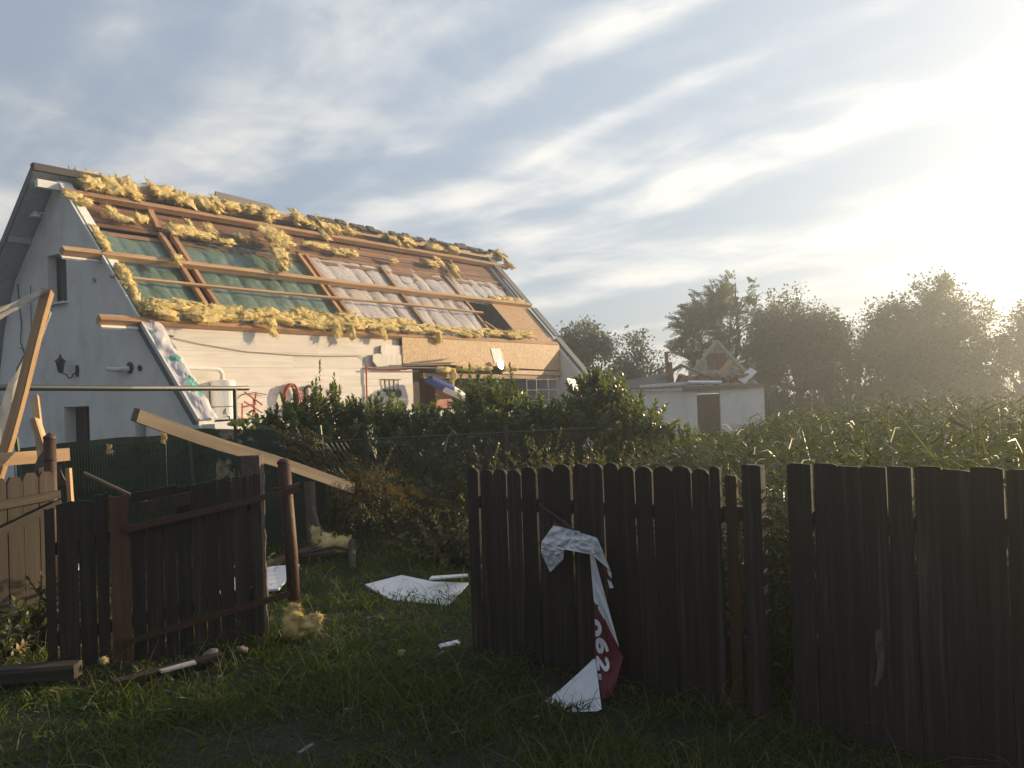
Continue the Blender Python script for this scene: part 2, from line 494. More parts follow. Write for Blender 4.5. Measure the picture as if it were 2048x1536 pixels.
def mk_wool():
    t = MT("yellow_glass_wool")
    n = t.noise(t.pos(), 9, 6, .65, .5)
    c = t.ramp(n, [(.25, (.58, .41, .15)), (.5, (.80, .65, .29)), (.75, (.88, .78, .46))])
    t.bump(n, .8, .03)
    t.set(Base_Color=c, Roughness=.95, **{'Specular_IOR_Level': .1})
    tr = t.n('ShaderNodeBsdfTranslucent'); t.L(c, tr.inputs[0])
    mx = t.n('ShaderNodeMixShader'); mx.inputs[0].default_value = .3
    t.L(t.b.outputs[0], mx.inputs[1]); t.L(tr.outputs[0], mx.inputs[2]); t.L(mx.outputs[0], t.out.inputs[0])
    return t.m
m_wool = mk_wool()

def mk_plastic():
    t = MT("torn_clear_plastic")
    n = t.noise(t.uv(3, 3), 3, 5, .6, .7)
    t.bump(n, .5, .02)
    c = t.mix(t.maprange(n, .35, .7), (.55, .52, .45), (.8, .78, .72))
    t.set(Base_Color=c, Roughness=.35)
    tr = t.n('ShaderNodeBsdfTranslucent'); t.L(c, tr.inputs[0])
    tp = t.n('ShaderNodeBsdfTransparent')
    mx = t.n('ShaderNodeMixShader'); mx.inputs[0].default_value = .5
    t.L(t.b.outputs[0], mx.inputs[1]); t.L(tr.outputs[0], mx.inputs[2])
    m2 = t.n('ShaderNodeMixShader'); t.L(t.maprange(n, .3, .7, .15, .45), m2.inputs[0])
    t.L(mx.outputs[0], m2.inputs[1]); t.L(tp.outputs[0], m2.inputs[2]); t.L(m2.outputs[0], t.out.inputs[0])
    return t.m
m_plastic = mk_plastic()

def mk_net(name, a, b):
    t = MT(name)
    n = t.noise(t.uv(6, 6), 4, 4, .6)
    c = t.mix(t.maprange(n, .3, .7), a, b)
    t.set(Base_Color=c, Roughness=.7)
    tp = t.n('ShaderNodeBsdfTransparent')
    mx = t.n('ShaderNodeMixShader'); t.L(t.maprange(n, .3, .7, .985, .93), mx.inputs[0])
    t.L(tp.outputs[0], mx.inputs[1]); t.L(t.b.outputs[0], mx.inputs[2]); t.L(mx.outputs[0], t.out.inputs[0])
    return t.m
m_net = mk_net("green_shade_net", (.004, .016, .012), (.010, .032, .022))
m_net_pale = mk_net("faded_green_net", (.010, .024, .010), (.032, .058, .022))

def mk_banner(name, col):
    t = MT(name)
    n = t.noise(t.pos(), 14, 4, .6)
    t.bump(n, .15, .01)
    return t.set(Base_Color=t.mix(t.maprange(n, .4, .75, 0, .3), col, tuple(c * .75 for c in col)), Roughness=.55)
m_ban_white = mk_banner("banner_white", (.66, .68, .73))
m_ban_red = mk_banner("banner_dark_red", (.115, .008, .016))
m_ban_text = mk_banner("banner_lettering", (.66, .66, .70))

m_laurel = leafmat("laurel_leaf", [(.028, .055, .012), (.066, .112, .024), (.13, .18, .04)], .36, .36, (.30, .34, .04))
m_bramble = leafmat("bramble_leaf", [(.018, .034, .010), (.045, .06, .016), (.10, .09, .025)], .5, .3, (.26, .22, .03))
m_conifer = leafmat("conifer_spray", [(.022, .028, .008), (.050, .046, .014), (.095, .068, .022)], .6, .22, (.2, .15, .03))
m_tree = leafmat("tree_leaf", [(.028, .038, .016), (.045, .058, .024), (.075, .085, .032)], .5, .35, (.24, .26, .06))
m_weed = leafmat("weed_leaf", [(.008, .019, .005), (.020, .038, .009), (.038, .058, .014), (.28, .22, .09)], .5, .22, (.20, .24, .04))
m_grass = leafmat("grass_blade", [(.009, .027, .003), (.022, .055, .007), (.048, .078, .012), (.19, .15, .06)], .55, .4, (.22, .30, .03))
m_vine = leafmat("vine_leaf", [(.03, .055, .014), (.055, .09, .02), (.09, .12, .03)], .45, .35, (.3, .34, .05))
m_bark = plain("bark", (.07, .055, .042), .95, nscale=14, namp=.5, bump=.9)
m_stem = plain("shrub_stem", (.06, .05, .03), .9, nscale=20)

def mk_ground():
    t = MT("turf_ground")
    n = t.noise(t.pos(), 1.3, 6, .65); n2 = t.noise(t.pos(), 22, 5, .7)
    c = t.ramp(n2, [(.3, (.006, .010, .003)), (.5, (.011, .018, .005)), (.72, (.025, .026, .010))])
    c = t.mix(t.maprange(n, .45, .65, 0, .6), c, (.018, .016, .008))
    t.bump(n2, .9, .03)
    return t.set(Base_Color=c, Roughness=.95)
m_ground = mk_ground()
m_field = plain("stubble_field", (.42, .33, .17), .95, nscale=2.5, namp=.35, bump=.5)

# ---------------------------------------------------------------- glass wool
_ico = bmesh.new(); bmesh.ops.create_icosphere(_ico, subdivisions=3, radius=1.0)
_ico.verts.ensure_lookup_table()
ICO_V = np.array([v.co[:] for v in _ico.verts]); ICO_F = [[v.index for v in f.verts] for f in _ico.faces]
_ico.free()
HAIR = [.0036, 2.0]                       # fibre half-width, density
def lump(mb, c, ax, ay, az, seed, amp=.35):
    """one torn wad: centre and three half-axes; ridged noise folds plus loose fibre ends"""
    c, ax, ay, az = (np.array(q, float) for q in (c, ax, ay, az))
    la, lb, lc = (np.linalg.norm(q) for q in (ax, ay, az))
    V = []
    sh = Vector((seed * 3.7, seed * 1.3, -seed * 2.1))
    for p in ICO_V:
        w = c + ax * p[0] + ay * p[1] + az * p[2]
        q = Vector((p[0] * la * 4, p[1] * lb * 9, p[2] * lc * 9)) + sh
        k = 1 + amp * (1.7 * noise.noise(q * .5) + 1.1 * (.35 - abs(noise.noise(q * 1.1)) * 1.6) + .75 * noise.noise(q * 2.4) + .5 * noise.noise(q * 5.1))
        V.append(c + (ax * p[0] + ay * p[1] + az * p[2]) * max(.15, k))
    mb.arr(V, ICO_F)
    r = np.random.default_rng(int(seed * 977) + 5)
    n = int((16 + 1500 * (la * lb + la * lc)) * HAIR[1])
    sc = min(.10, .55 * min(la, lb, lc) + .002)
    for _ in range(n):
        i = r.integers(len(V)); p = V[i]; d = p - c
        d = d / (np.linalg.norm(d) + 1e-6) + r.normal(size=3) * .65
        d = d / np.linalg.norm(d); L = sc * r.uniform(.4, 1.9); s = np.cross(d, r.normal(size=3)); s = s / np.linalg.norm(s) * HAIR[0]
        q = p - d * .02; m = p + d * L * .6 + r.normal(size=3) * L * .15; e = p + d * L + np.array([0, 0, -L * .35]) + r.normal(size=3) * L * .25
        mb.arr([q - s, q + s, m + s * .8, m - s * .8, e], [(0, 1, 2, 3), (3, 2, 4)])

def rag(mb, c, ex, ey, en, seed, hairs=1.0, th=.035):
    """a torn, folded piece of mat: half-extents ex, ey; en is its thickness direction; edges ragged, fibres hanging"""
    c, ex, ey, en = (np.array(q, float) for q in (c, ex, ey, en)); en = en / np.linalg.norm(en)
    lx, ly = np.linalg.norm(ex), np.linalg.norm(ey)
    nu, nv = max(5, min(16, int(lx * 28))), max(5, min(14, int(ly * 28)))
    r = np.random.default_rng(int(seed * 613) + 3)
    o = Vector((seed * 1.7, -seed * 2.3, seed * .9))
    P = np.empty((nu + 1, nv + 1, 3)); Q = P.copy()
    amp = .5 * (lx * ly) ** .5 + .02
    for i in range(nu + 1):
        for j in range(nv + 1):
            a, b = 2 * i / nu - 1, 2 * j / nv - 1
            ed = 1 + .38 * noise.noise(Vector((a * 1.9, b * 1.9, 3)) + o) + .22 * noise.noise(Vector((a * 6, b * 6, 5)) + o)
            f = amp * (.9 * noise.noise(Vector((a * 1.1, b * 1.3, 0)) + o) + .55 * noise.noise(Vector((a * 2.7, b * 2.4, 1)) + o) + .22 * noise.noise(Vector((a * 7, b * 7, 2)) + o))
            sh = .25 * noise.noise(Vector((b * 2, a * 1.3, 7)) + o)
            k = max(.12, 1 - .75 * max(abs(a), abs(b)) ** 3)
            p = c + ex * (a * ed + sh) + ey * (b * ed) + en * f
            P[i, j] = p + en * th * k * (1 + noise.noise(Vector((a * 5, b * 5, 8)) + o)); Q[i, j] = p - en * th * k
    b0 = len(mb.v); W = nv + 1
    mb.v.extend(Vector(p) for p in P.reshape(-1, 3)); b1 = len(mb.v); mb.v.extend(Vector(p) for p in Q.reshape(-1, 3))
    for i in range(nu):
        for j in range(nv):
            a = i * W + j
            mb.face((b0 + a, b0 + a + W, b0 + a + W + 1, b0 + a + 1)); mb.face((b1 + a + 1, b1 + a + W + 1, b1 + a + W, b1 + a))
    ring = [i * W for i in range(nu + 1)] + [nu * W + j for j in range(1, W)] + [i * W + nv for i in range(nu - 1, -1, -1)] + [j for j in range(nv - 1, 0, -1)]
    for x, y in zip(ring, ring[1:] + ring[:1]): mb.face((b0 + y, b0 + x, b1 + x, b1 + y))
    n = int(hairs * (14 + 1000 * lx * ly) * HAIR[1])
    for q in range(n):
        if q % 3: x = ring[r.integers(len(ring))]; p = P.reshape(-1, 3)[x]
        else: p = P[r.integers(nu + 1), r.integers(nv + 1)]
        d = (p - c) / (np.linalg.norm(p - c) + 1e-6) * .8 + en * .5 + r.normal(size=3) * .6; d /= np.linalg.norm(d)
        L = min(.12, .5 * min(lx, ly) + .003) * r.uniform(.4, 1.8); s_ = np.cross(d, r.normal(size=3)); s_ = s_ / np.linalg.norm(s_) * HAIR[0]
        m = p + d * L * .6; e = p + d * L + np.array([0, 0, -L * .5])
        mb.arr([p - d * .01 - s_, p + s_, m + s_ * .7, m - s_ * .7, e], [(0, 1, 2, 3), (3, 2, 4)])

# ---------------------------------------------------------------- ground
def gz(x, y):
    k = min(1, max(0, (60 - math.hypot(x, y)) / 30))
    return k * (.05 * noise.noise(Vector((x * .45, y * .45, 2.2))) + .025 * noise.noise(Vector((x * 1.6, y * 1.6, 7))))
def gz_np(X, Y): return np.array([gz(a, b) for a, b in zip(X, Y)])
def ax_steps(lo, hi):
    near = list(np.arange(lo, hi, .35)); far = []
    d = 1.0; p = hi
    while p < 300: far.append(p); p += d; d *= 1.35
    neg = []; d = 1.0; p = lo - .35
    while p > -300: neg.append(p); p -= d; d *= 1.35
    return sorted(neg + near + far)
xs, ys = ax_steps(-9, 9), ax_steps(0, 18)
gb = MB()
for x in xs:
    for y in ys: gb.v.append(Vector((x, y, gz(x, y))))
ny = len(ys)
for i in range(len(xs) - 1):
    for j in range(ny - 1):
        a = i * ny + j; gb.face((a, a + ny, a + ny + 1, a + 1))
ground = gb.build("ground", m_ground, smooth=True, kind="structure")
fb = MB()
fb.v = [Vector(p) for p in ((6, 62, .03), (200, 55, .03), (260, 260, .03), (-60, 260, .03), (-30, 62, .03))]
fb.face(range(5)); fb.build("stubble_field", m_field, kind="structure")

# ---------------------------------------------------------------- house frame of reference
HA = R(35)
HL = Vector((math.sin(HA), math.cos(HA), 0))          # along the house
HG = Vector((-math.cos(HA), math.sin(HA), 0))         # across, away from the yard
HC = Vector((-7.0, 19.5, 0))
Z0 = 1.64
def hp(s, g, z): return HC + HL * s + HG * g + Vector((0, 0, z))
SL = R(48)
RS = HG * math.cos(SL) + Vector((0, 0, math.sin(SL)))   # up the roof slope
RN = -HG * math.sin(SL) + Vector((0, 0, math.cos(SL)))  # out of the roof
def rp(s, t, n=0.0): return hp(s, 0, Z0) + RS * t + RN * n
UP = Vector((0, 0, 1))

house = thing("farmhouse", "long white farmhouse with its roof torn open to membrane and yellow insulation", "house", hp(0, 5.75, 0))
LEN = 18.6
RIDGE_G, RIDGE_Z = 5.75, 8.02

# gable wall facing the yard, with a window and two door openings cut through
def gable(name, s, outline, holes, depth, parent):
    mb = MB()
    polys = [[Vector((g, z, 0)) for g, z in outline]] + [[Vector((g, z, 0)) for g, z in h] for h in holes]
    tris = tessellate_polygon(polys)
    flat = [p for q in polys for p in q]
    for k, ss in enumerate((s, s + depth)):
        b = len(mb.v); mb.v.extend(hp(ss, p.x, p.y) for p in flat)
        for tr in tris: mb.face([b + i for i in (tr if k else tr[::-1])])
    for ring in [outline] + holes:
        b = len(mb.v); n = len(ring)
        mb.v.extend(hp(s, g, z) for g, z in ring); mb.v.extend(hp(s + depth, g, z) for g, z in ring)
        for i in range(n):
            j = (i + 1) % n; mb.face((b + i, b + j, b + n + j, b + n + i))
    return mb.build(name, m_plaster, parent)
rect = lambda g0, g1, z0, z1: [(g0, z0), (g1, z0), (g1, z1), (g0, z1)]
W1, D1, D2 = rect(5.40, 6.34, 4.80, 6.08), rect(4.50, 5.71, 0.02, 2.07), rect(1.93, 2.50, 0.02, 1.80)
gw = gable("gable_wall", 0, [(0, 0), (0, 1.64), (RIDGE_G, 8.0), (8.1, 5.60), (8.75, 4.35), (9.1, 3.1), (9.2, 2.0), (9.2, 0)], [W1, D1, D2], .38, house)
def opening(name, g0, g1, z0, z1, mat, extra=None):
    o = MB().prism([(g0, z0), (g1, z0), (g1, z1), (g0, z1)], hp(.30, 0, 0), HG, UP, HL * .05).build(name, mat, house)
    return o
d = opening("door", 4.52, 5.69, .02, 2.05, m_darkwood_door)
MB().beam(hp(.27, 5.1, .02), hp(.27, 5.1, 2.05), .03, .05, up=HG).build("door_batten", m_darkwood_door, d)
d = opening("door", 1.95, 2.48, .02, 1.78, m_darkwood_door)
fr = MB()
for a, b in (((5.43, 4.83), (5.43, 6.05)), ((6.31, 4.83), (6.31, 6.05)), ((5.43, 4.83), (6.31, 4.83)), ((5.43, 6.05), (6.31, 6.05)), ((5.87, 4.83), (5.87, 6.05))):
    fr.beam(hp(.26, *a), hp(.26, *b), .06, .05, up=HL)
wf = fr.build("window", m_darkwood_door, house)
MB().prism([(5.43, 4.83), (5.87, 4.83), (5.87, 6.05), (5.43, 6.05)], hp(.28, 0, 0), HG, UP, HL * .01).build("pane", m_glass, wf)
MB().prism([(5.87, 4.83), (6.31, 4.83), (6.31, 6.05), (5.87, 6.05)], hp(.28, 0, 0), HG, UP, HL * .01).build("pane", m_glass, wf)
MB().prism([(5.46, 4.86), (5.70, 4.86), (5.70, 5.75), (5.46, 5.75)], hp(.30, 0, 0), HG, UP, HL * .015).build("curtain", m_tan, wf)
MB().beam(hp(-.06, 5.36, 4.78), hp(-.06, 6.38, 4.78), .14, .05).build("sill", m_plaster, wf)

# rear slope with its gable overhang, and the steeper foot below the kink
rear = MB()
k = math.tan(R(46))
def zr(g): return 8.28 - (g - RIDGE_G) * k
rear.v = [hp(s, g, zr(g) - dz) for s in (-.62, LEN + 1.2) for g in (RIDGE_G - .05, 8.25) for dz in (0, .17)]
for f in ((0, 1, 3, 2), (4, 6, 7, 5), (0, 4, 5, 1), (2, 3, 7, 6), (0, 2, 6, 4), (1, 5, 7, 3)): rear.face(f)
rear.build("rear_roof", m_roofgrey, house)
foot = MB()
pts = [(8.05, 5.78), (8.75, 4.75), (9.2, 3.55), (9.55, 2.2), (9.75, 1.2)]
for s in (-.30, LEN + .3):
    for g, z in pts: foot.v.append(hp(s, g + .12, z)); foot.v.append(hp(s, g, z - .02))
n = len(pts) * 2
for i in range(0, n - 2, 2):
    foot.face((i, i + 1, i + 3, i + 2)); foot.face((n + i, n + i + 2, n + i + 3, n + i + 1))
    foot.face((i, i + 2, n + i + 2, n + i)); foot.face((i + 1, n + i + 1, n + i + 3, i + 3))
foot.build("mansard_foot", m_roofgrey, house)
MB().prism([(RIDGE_G - .1, 8.34), (8.3, zr(8.3) + .06), (8.3, zr(8.3) - .2), (RIDGE_G - .1, 8.06)], hp(-.66, 0, 0), HG, UP, HL * .04).build("barge_board", m_slate, house)
MB().beam(hp(-.66, RIDGE_G - .08, 8.22), hp(1.1, RIDGE_G - .08, 8.22), .2, .18).build("ridge_board", m_tile, house)
MB().beam(hp(-.60, 5.62, 7.80), hp(.1, 5.62, 7.80), .16, .2).build("ridge_purlin", m_plaster, house)
MB().beam(hp(.9, RIDGE_G - .02, 8.12), hp(LEN + 1.1, RIDGE_G - .02, 8.12), .12, .2).build("ridge_beam", m_roofwood, house)
MB().beam(hp(-.60, 7.2, 6.58), hp(.1, 7.2, 6.58), .14, .16).build("soffit_purlin", m_roofgrey, house)

# broken ridge tiles still sitting on the far half, and a piece of sarking standing above the ridge
for i in range(29):
    s = 8.6 + i * .40 + random.uniform(-.05, .05)
    if i in (4, 9, 15): continue
    t = MB()
    h = random.uniform(.05, .14); w = random.uniform(.16, .24)
    t.prism([(-w, -.06), (0, h), (w, -.06), (w * .8, -.10), (0, h - .05), (-w * .8, -.10)],
            hp(s, RIDGE_G - .02, 8.27 + random.uniform(-.02, .05)), (HG + UP * random.uniform(-.25, .25)).normalized(), UP, HL * random.uniform(.3, .38))
    t.build("ridge_tile", m_tile, house)
pl = MB()
pl.prism([(4.9, 8.1), (7.7, 8.1), (7.1, 8.50), (4.95, 8.58)], hp(0, RIDGE_G + .06, 0), HL, UP, HG * .05)
pl.build("sarking_panel", m_slate, house)
for s in (-.05, .12): MB().beam(rp(.45 + s, 8.7, .1), rp(.45 + s, 9.05, .2), .012, .012).build("nail_spike", m_black, house)

# upper band: brown inner boards, the battens and the purlins across the open slope
for r in range(13):
    t0 = 6.75 + r * .165
    cuts = sorted([.35] + [random.uniform(1.5, 17.5) for _ in range(3)] + [18.9 + .06 * r])
    for a, b in zip(cuts[:-1], cuts[1:]):
        if b - a < .5: continue
        if r < 2 and random.random() < .35: continue
        MB().beam(rp(a + .01, t0, -.16 + random.uniform(-.02, .02)), rp(b - .01, t0, -.16 + random.uniform(-.02, .02)), .155, .025, up=RN).build("sheathing_board", m_sheath, house)
def timber(name, s0, t0, s1, t1, n, w, h, mat=m_pine, segs=1):
    mb = MB()
    mb.lumber(rp(s0, t0, n), rp(s1, t1, n), w, h, up=RN, n=12 if abs(s1 - s0) > 3 else 5, split=.02)
    return mb.build(name, mat, house)
timber("purlin", -.05, 8.02, 19.9, 8.12, .02, .17, .16, m_roofwood)
timber("purlin", -1.0, 5.56, 19.0, 5.52, .03, .15, .17, m_pine)
timber("purlin", -1.05, 3.2, 18.5, 3.14, .00, .18, .18, m_roofwood)
timber("batten", -.12, 4.74, 14.9, 4.72, .05, .07, .07, m_pine)
timber("strut", 2.3, 7.15, 2.4, 7.95, -.04, .16, .10, m_roofwood)
timber("strut", 6.9, 7.1, 6.95, 7.95, -.06, .12, .10, m_roofwood)
timber("strut", 15.7, 7.0, 15.75, 7.95, -.06, .12, .10, m_roofwood)
for t0, g0 in ((5.5, None), (3.1, None)):
    MB().beam(rp(-1.0, t0 + .03, -.10), rp(.05, t0 + .03, -.10), .20, .05, up=RN).build("soffit_board", m_plaster, house)
for s in (2.28, 2.66, 7.22, 7.52, 11.0, 14.65):
    timber("rafter", s, 3.25, s, 6.95, -.07 - .004 * s, .13, .12, m_roofwood)
for s in (.12, 18.75):
    timber("rafter", s, 3.1, s, 8.5, -.09, .14, .12, m_roofwood)
# short lath ends standing up along the lower purlin
for i in range(34):
    s = .9 + i * .50 + random.uniform(-.08, .08)
    if s > 14.4 and s < 16.4: continue
    MB().beam(rp(s, 3.35, -.06), rp(s + .02, 3.58 + random.uniform(0, .14), -.03), .05, .05, up=RN).build("lath_end", m_roofwood, house)

# membrane bays: sagging, wrinkled, with soft ridges over the laths behind
def membrane(name, s0, s1, t0, t1, mat, pitch, seed, nlev=-.20, bulge=.05):
    nu = max(8, int((s1 - s0) * 18)); nv = max(8, int((t1 - t0) * 15))
    def fn(a, b):
        s, t = s0 + (s1 - s0) * a, t0 + (t1 - t0) * b
        ph = (s - s0) / pitch + .22 * noise.noise(Vector((s * .9, seed, 3)))
        rib = abs(math.sin(math.pi * ph)) ** .6
        q = Vector((s * 1.1, t * 1.1, seed))
        wr = (.4 - abs(noise.noise(Vector((s * 4.2 + t * 2.2, t * .8 - s * .4, seed)))) * 1.6) * .028 + noise.noise(Vector((s * 9 - t * 4, t * 2.2, seed + 5))) * .010
        pull = math.exp(-((t - (t0 + .12)) / .35) ** 2) * .03 * math.sin(s * 21 + seed)
        return rp(s, t, nlev + bulge * rib * (.4 + .6 * math.sin(math.pi * min(1, max(0, b)))) + .05 * noise.noise(q) + wr + pull)
    mb = MB(); mb.grid(fn, nu, nv, uvs=((s1 - s0), (t1 - t0)))
    return mb.build(name, mat, house, smooth=True)
membrane("green_membrane", .30, 2.24, 3.3, 6.85, m_film_green, .62, 1.0)
membrane("green_membrane", 2.72, 7.18, 3.3, 7.15, m_film_green, .72, 2.0)
membrane("clear_membrane", 7.58, 10.95, 3.3, 7.25, m_film_pink, .84, 3.0, bulge=.08)
membrane("clear_membrane", 11.06, 14.6, 3.3, 7.25, m_film_pink, .72, 4.0, bulge=.08)
membrane("clear_membrane", 14.72, 18.2, 5.55, 7.1, m_film_pink, .66, 5.0, bulge=.07)
for s in (8.42, 9.26, 10.1, 11.8, 12.5, 13.2, 13.9, 15.4, 16.1, 16.8, 17.5):
    t0 = 3.3 if s < 14.6 else 5.6
    timber("lath", s, t0, s, 7.0, -.205, .05, .05, m_sheath)
# sheathing panels left on the far end, round the dark hole
for (s0, s1, t0, t1) in ((16.25, 18.55, 3.22, 4.05), (16.25, 18.6, 4.06, 5.46)):
    MB().prism([(s0, t0), (s1, t0), (s1 + .05, t1), (s0 - .02, t1)], rp(0, 0, -.07), HL, RS, RN * .03).build("roof_panel", m_osb, house)
timber("batten", 14.7, 4.3, 15.55, 3.4, -.05, .07, .05, m_pine)
# edge laths: near rake, far rake
for s, t0, t1, w, mt in ((-.03, 0.0, 8.35, .05, m_pvc), (.03, 3.2, 7.6, .04, m_film_green)):
    MB().beam(rp(s, t0, .03), rp(s, t1, .03), w, .10, up=RN).build("verge_strip", mt, house)
for t0, t1, n0 in ((5.55, 8.75, .05), (3.6, 5.3, .09), (.0, 3.5, .04)):
    MB().beam(rp(18.95, t0, n0), rp(18.95, t1, n0), .42, .06, up=RN).build("verge_board", m_slate, house)
MB().grid(lambda a, b: rp(-.02 + .50 * a + .03 * noise.noise(Vector((b * 9, 0, 3))), 3.15 * b - .03,
          .05 + .05 * math.sin(math.pi * a) + .05 * noise.noise(Vector((a * 2, b * 9, 1))) + .028 * (1 - 2 * abs(noise.noise(Vector((a * 2.5 + b * 2, b * 11, 8))))) ), 10, 64, uvs=(.5, 3.2)).build("crumpled_foil", m_foil, house)
MB().beam(rp(.22, 0, -.06), rp(.22, 3.1, -.06), .42, .12, up=RN).build("verge_rafter", m_pvc, house)
MB().beam(rp(-.06, 0, -.08), rp(-.06, 3.15, -.08), .05, .10, up=RN).build("verge_trim", m_slate, house)

# knee wall of wide white boards, set back under the lower purlin
KG = 2.13
rows = [1.60, 2.02, 2.43, 2.95, 3.36, 3.98]
for i, (a, b) in enumerate(zip(rows[:-1], rows[1:])):
    ends = [.38, 4.6 + .9 * (i % 3), 9.6 if i < 3 else 9.0]
    if i > 3: ends[-1] = 9.0
    for e0, e1 in zip(ends[:-1], ends[1:]):
        MB().prism([(a + .0015, e0 + .001), (a + .0015, e1 - .001), (b - .0015, e1 - .001), (b - .0015, e0 + .001)], hp(0, KG + random.uniform(-.006, .006), 0), UP, HL, HG * .04).build("wall_board", m_wallboard, house)
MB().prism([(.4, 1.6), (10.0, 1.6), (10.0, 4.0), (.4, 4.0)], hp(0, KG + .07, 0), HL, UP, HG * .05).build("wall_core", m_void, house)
# the cladding board hanging from the purlin, its broken lower edge, and the beam under it
MB().prism([(9.0, 3.12), (12.2, 3.08), (15.5, 3.0), (18.5, 2.93), (18.52, 3.96), (9.0, 3.96)], hp(0, KG - .14, 0), HL, UP, HG * .035).build("cladding_panel", m_osb, house)
MB().beam(hp(14.4, KG - .15, 2.86), hp(18.6, KG - .15, 2.80), .06, .16).build("fascia_board", m_osb, house)
MB().beam(hp(10.0, KG - .05, 2.72), hp(18.5, KG - .05, 2.66), .16, .16).build("lintel_beam", m_roofwood, house)
MB().prism([(13.95, 3.2), (14.6, 3.2), (14.35, 3.72), (13.75, 3.72)], hp(0, KG - .155, 0), HL, UP, HG * .008).build("pale_patch", m_foil, house)
for z0, s0, s1, zz in ((3.10, 8.9, 11.6, 3.18), (3.04, 8.3, 11.3, 3.10), (2.98, 7.6, 10.8, 2.98), (3.14, 9.3, 11.2, 3.30)):
    MB().beam(hp(s0, KG - .19 - random.uniform(0, .06), z0), hp(s1, KG - .22, zz), .03, .035).build("split_lath", m_pine2, house)
MB().tube([hp(7.45, KG - .05, 2.98), hp(8.3, KG - .08, 2.94), hp(9.2, KG - .1, 2.93)], .03, 8).build("red_conduit", m_red, house)
MB().tube([hp(7.43, KG - .05, 2.98), hp(7.42, KG - .05, 1.7)], .026, 8).build("red_conduit", m_red, house)
for (s, zt, ln, dp) in ((8.05, 3.46, .95, .05), (7.65, 3.17, 1.3, .08)):
    MB().prism([(0, 0), (.18, -.16), (ln, -.18), (ln, .22), (.2, .24), (.02, .2)], hp(s, KG - .05 - dp, zt), HL, UP, HG * .05).build("loose_wall_board", m_wallboard, house)
# the open ground floor behind: back wall, side, floor and ceiling
MB().prism([(9.9, 1.6), (18.4, 1.6), (18.4, 3.9), (9.9, 3.9)], hp(0, 4.6, 0), HL, UP, HG * .1).build("room_back_wall", m_sheath, house)
MB().prism([(KG + .1, 1.6), (4.6, 1.6), (4.6, 3.9), (KG + .1, 3.9)], hp(10.0, 0, 0), HG, UP, -HL * .1).build("room_side_wall", m_sheath, house)
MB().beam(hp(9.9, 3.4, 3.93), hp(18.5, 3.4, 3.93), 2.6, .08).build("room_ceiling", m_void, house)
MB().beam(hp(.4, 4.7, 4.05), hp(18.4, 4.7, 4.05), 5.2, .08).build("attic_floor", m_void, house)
MB().prism([(12.0, 1.6), (12.9, 1.6), (12.9, 2.55), (12.0, 2.55)], hp(0, 3.2, 0), HL, UP, HG * .5).build("red_cupboard", m_red, house)
# far gable wall: its inner face shows beside the opening
def far_gable():
    o = [(0.0, 0), (0.0, 1.55), (RIDGE_G, 7.9), (8.1, 5.5), (9.2, 3.0), (9.2, 0)]
    return gable("far_gable_wall", LEN, o, [], .3, house)
far_gable()
# terrace in front of the knee wall, white retaining face towards the yard
MB().beam(hp(.12, KG / 2 - .15, .78), hp(LEN - .01, KG / 2 - .15, .78), KG + .5, 1.56).build("terrace", m_plaster, kind="structure")

# ---- insulation: the roll along the lower purlin, the rake, the ridge and torn hanging pieces
def wool(parts):
    mb = MB()
    for p in parts:
        c, ex, ey, en, q = p[:5]
        ex, ey, en = Vector(ex), Vector(ey), Vector(en)
        lump(mb, c, ex * .70, ey * .68, en * .7, q, .62)
        for k in range(2 if ex.length * ey.length > .012 else 1):
            o = ex * random.uniform(-.5, .5) + ey * random.uniform(-.5, .5) + en * random.uniform(.3, .9)
            tw = (en + ey * random.uniform(-.8, .8) + ex * random.uniform(-.8, .8)).normalized()
            rag(mb, Vector(c) + o, ex * random.uniform(.6, 1.0), ey * random.uniform(.7, 1.2), tw, q + k * .37, hairs=1.2)
    return mb.build("insulation_batt", m_wool, house, smooth=True)
sd = 1
s = .35
while s < 16.6:
    ln = random.uniform(.55, 1.0)
    big = 1.15 if s < 6.5 else (.95 if s < 9.5 else .72)
    pr = []
    nl = random.choice((3, 4, 4)) if s < 9.5 else 3
    for q in range(nl):
        sd += 1
        c = rp(s + random.uniform(.1, ln - .1), 3.30 + .10 * q * big + random.uniform(-.06, .07), .14 + random.uniform(0, .08))
        dirn = (HL + RS * random.uniform(-.25, .2)).normalized()
        pr.append((c, dirn * random.uniform(.30, .5), RS * random.uniform(.08, .13) * big, RN * random.uniform(.08, .14) * big, sd, .42))
    if random.random() < .55:
        sd += 1; pr.append((rp(s + ln * .5, 3.62 * (1 if big > .8 else .97), .10), RS * .16 * big, HL * .13, RN * .1, sd, .4))
    if random.random() < .35 and s > 3:
        sd += 1; pr.append((rp(s + ln * .5, 3.02, .16), -UP * .2 * big + HL * .05, HL * .12, RN * .08, sd, .4))
    wool(pr); s += ln * .82
    if 2.7 < s < 3.0: s += .25
# pieces on the rake
for t in (3.5, 3.85, 4.2, 4.6, 5.0, 5.75, 6.15, 6.5):
    sd += 1; wool([(rp(.16 + random.uniform(-.04, .05), t, .06), RS * random.uniform(.22, .3), HL * random.uniform(.09, .14), RN * .1, sd, .38)])
sd += 1; wool([(rp(.05, 7.75, .1), HL * .22, RS * .16, RN * .12, sd, .4), (rp(.4, 7.65, .08), HL * .2, RS * .12, RN * .1, sd + 300, .4)])
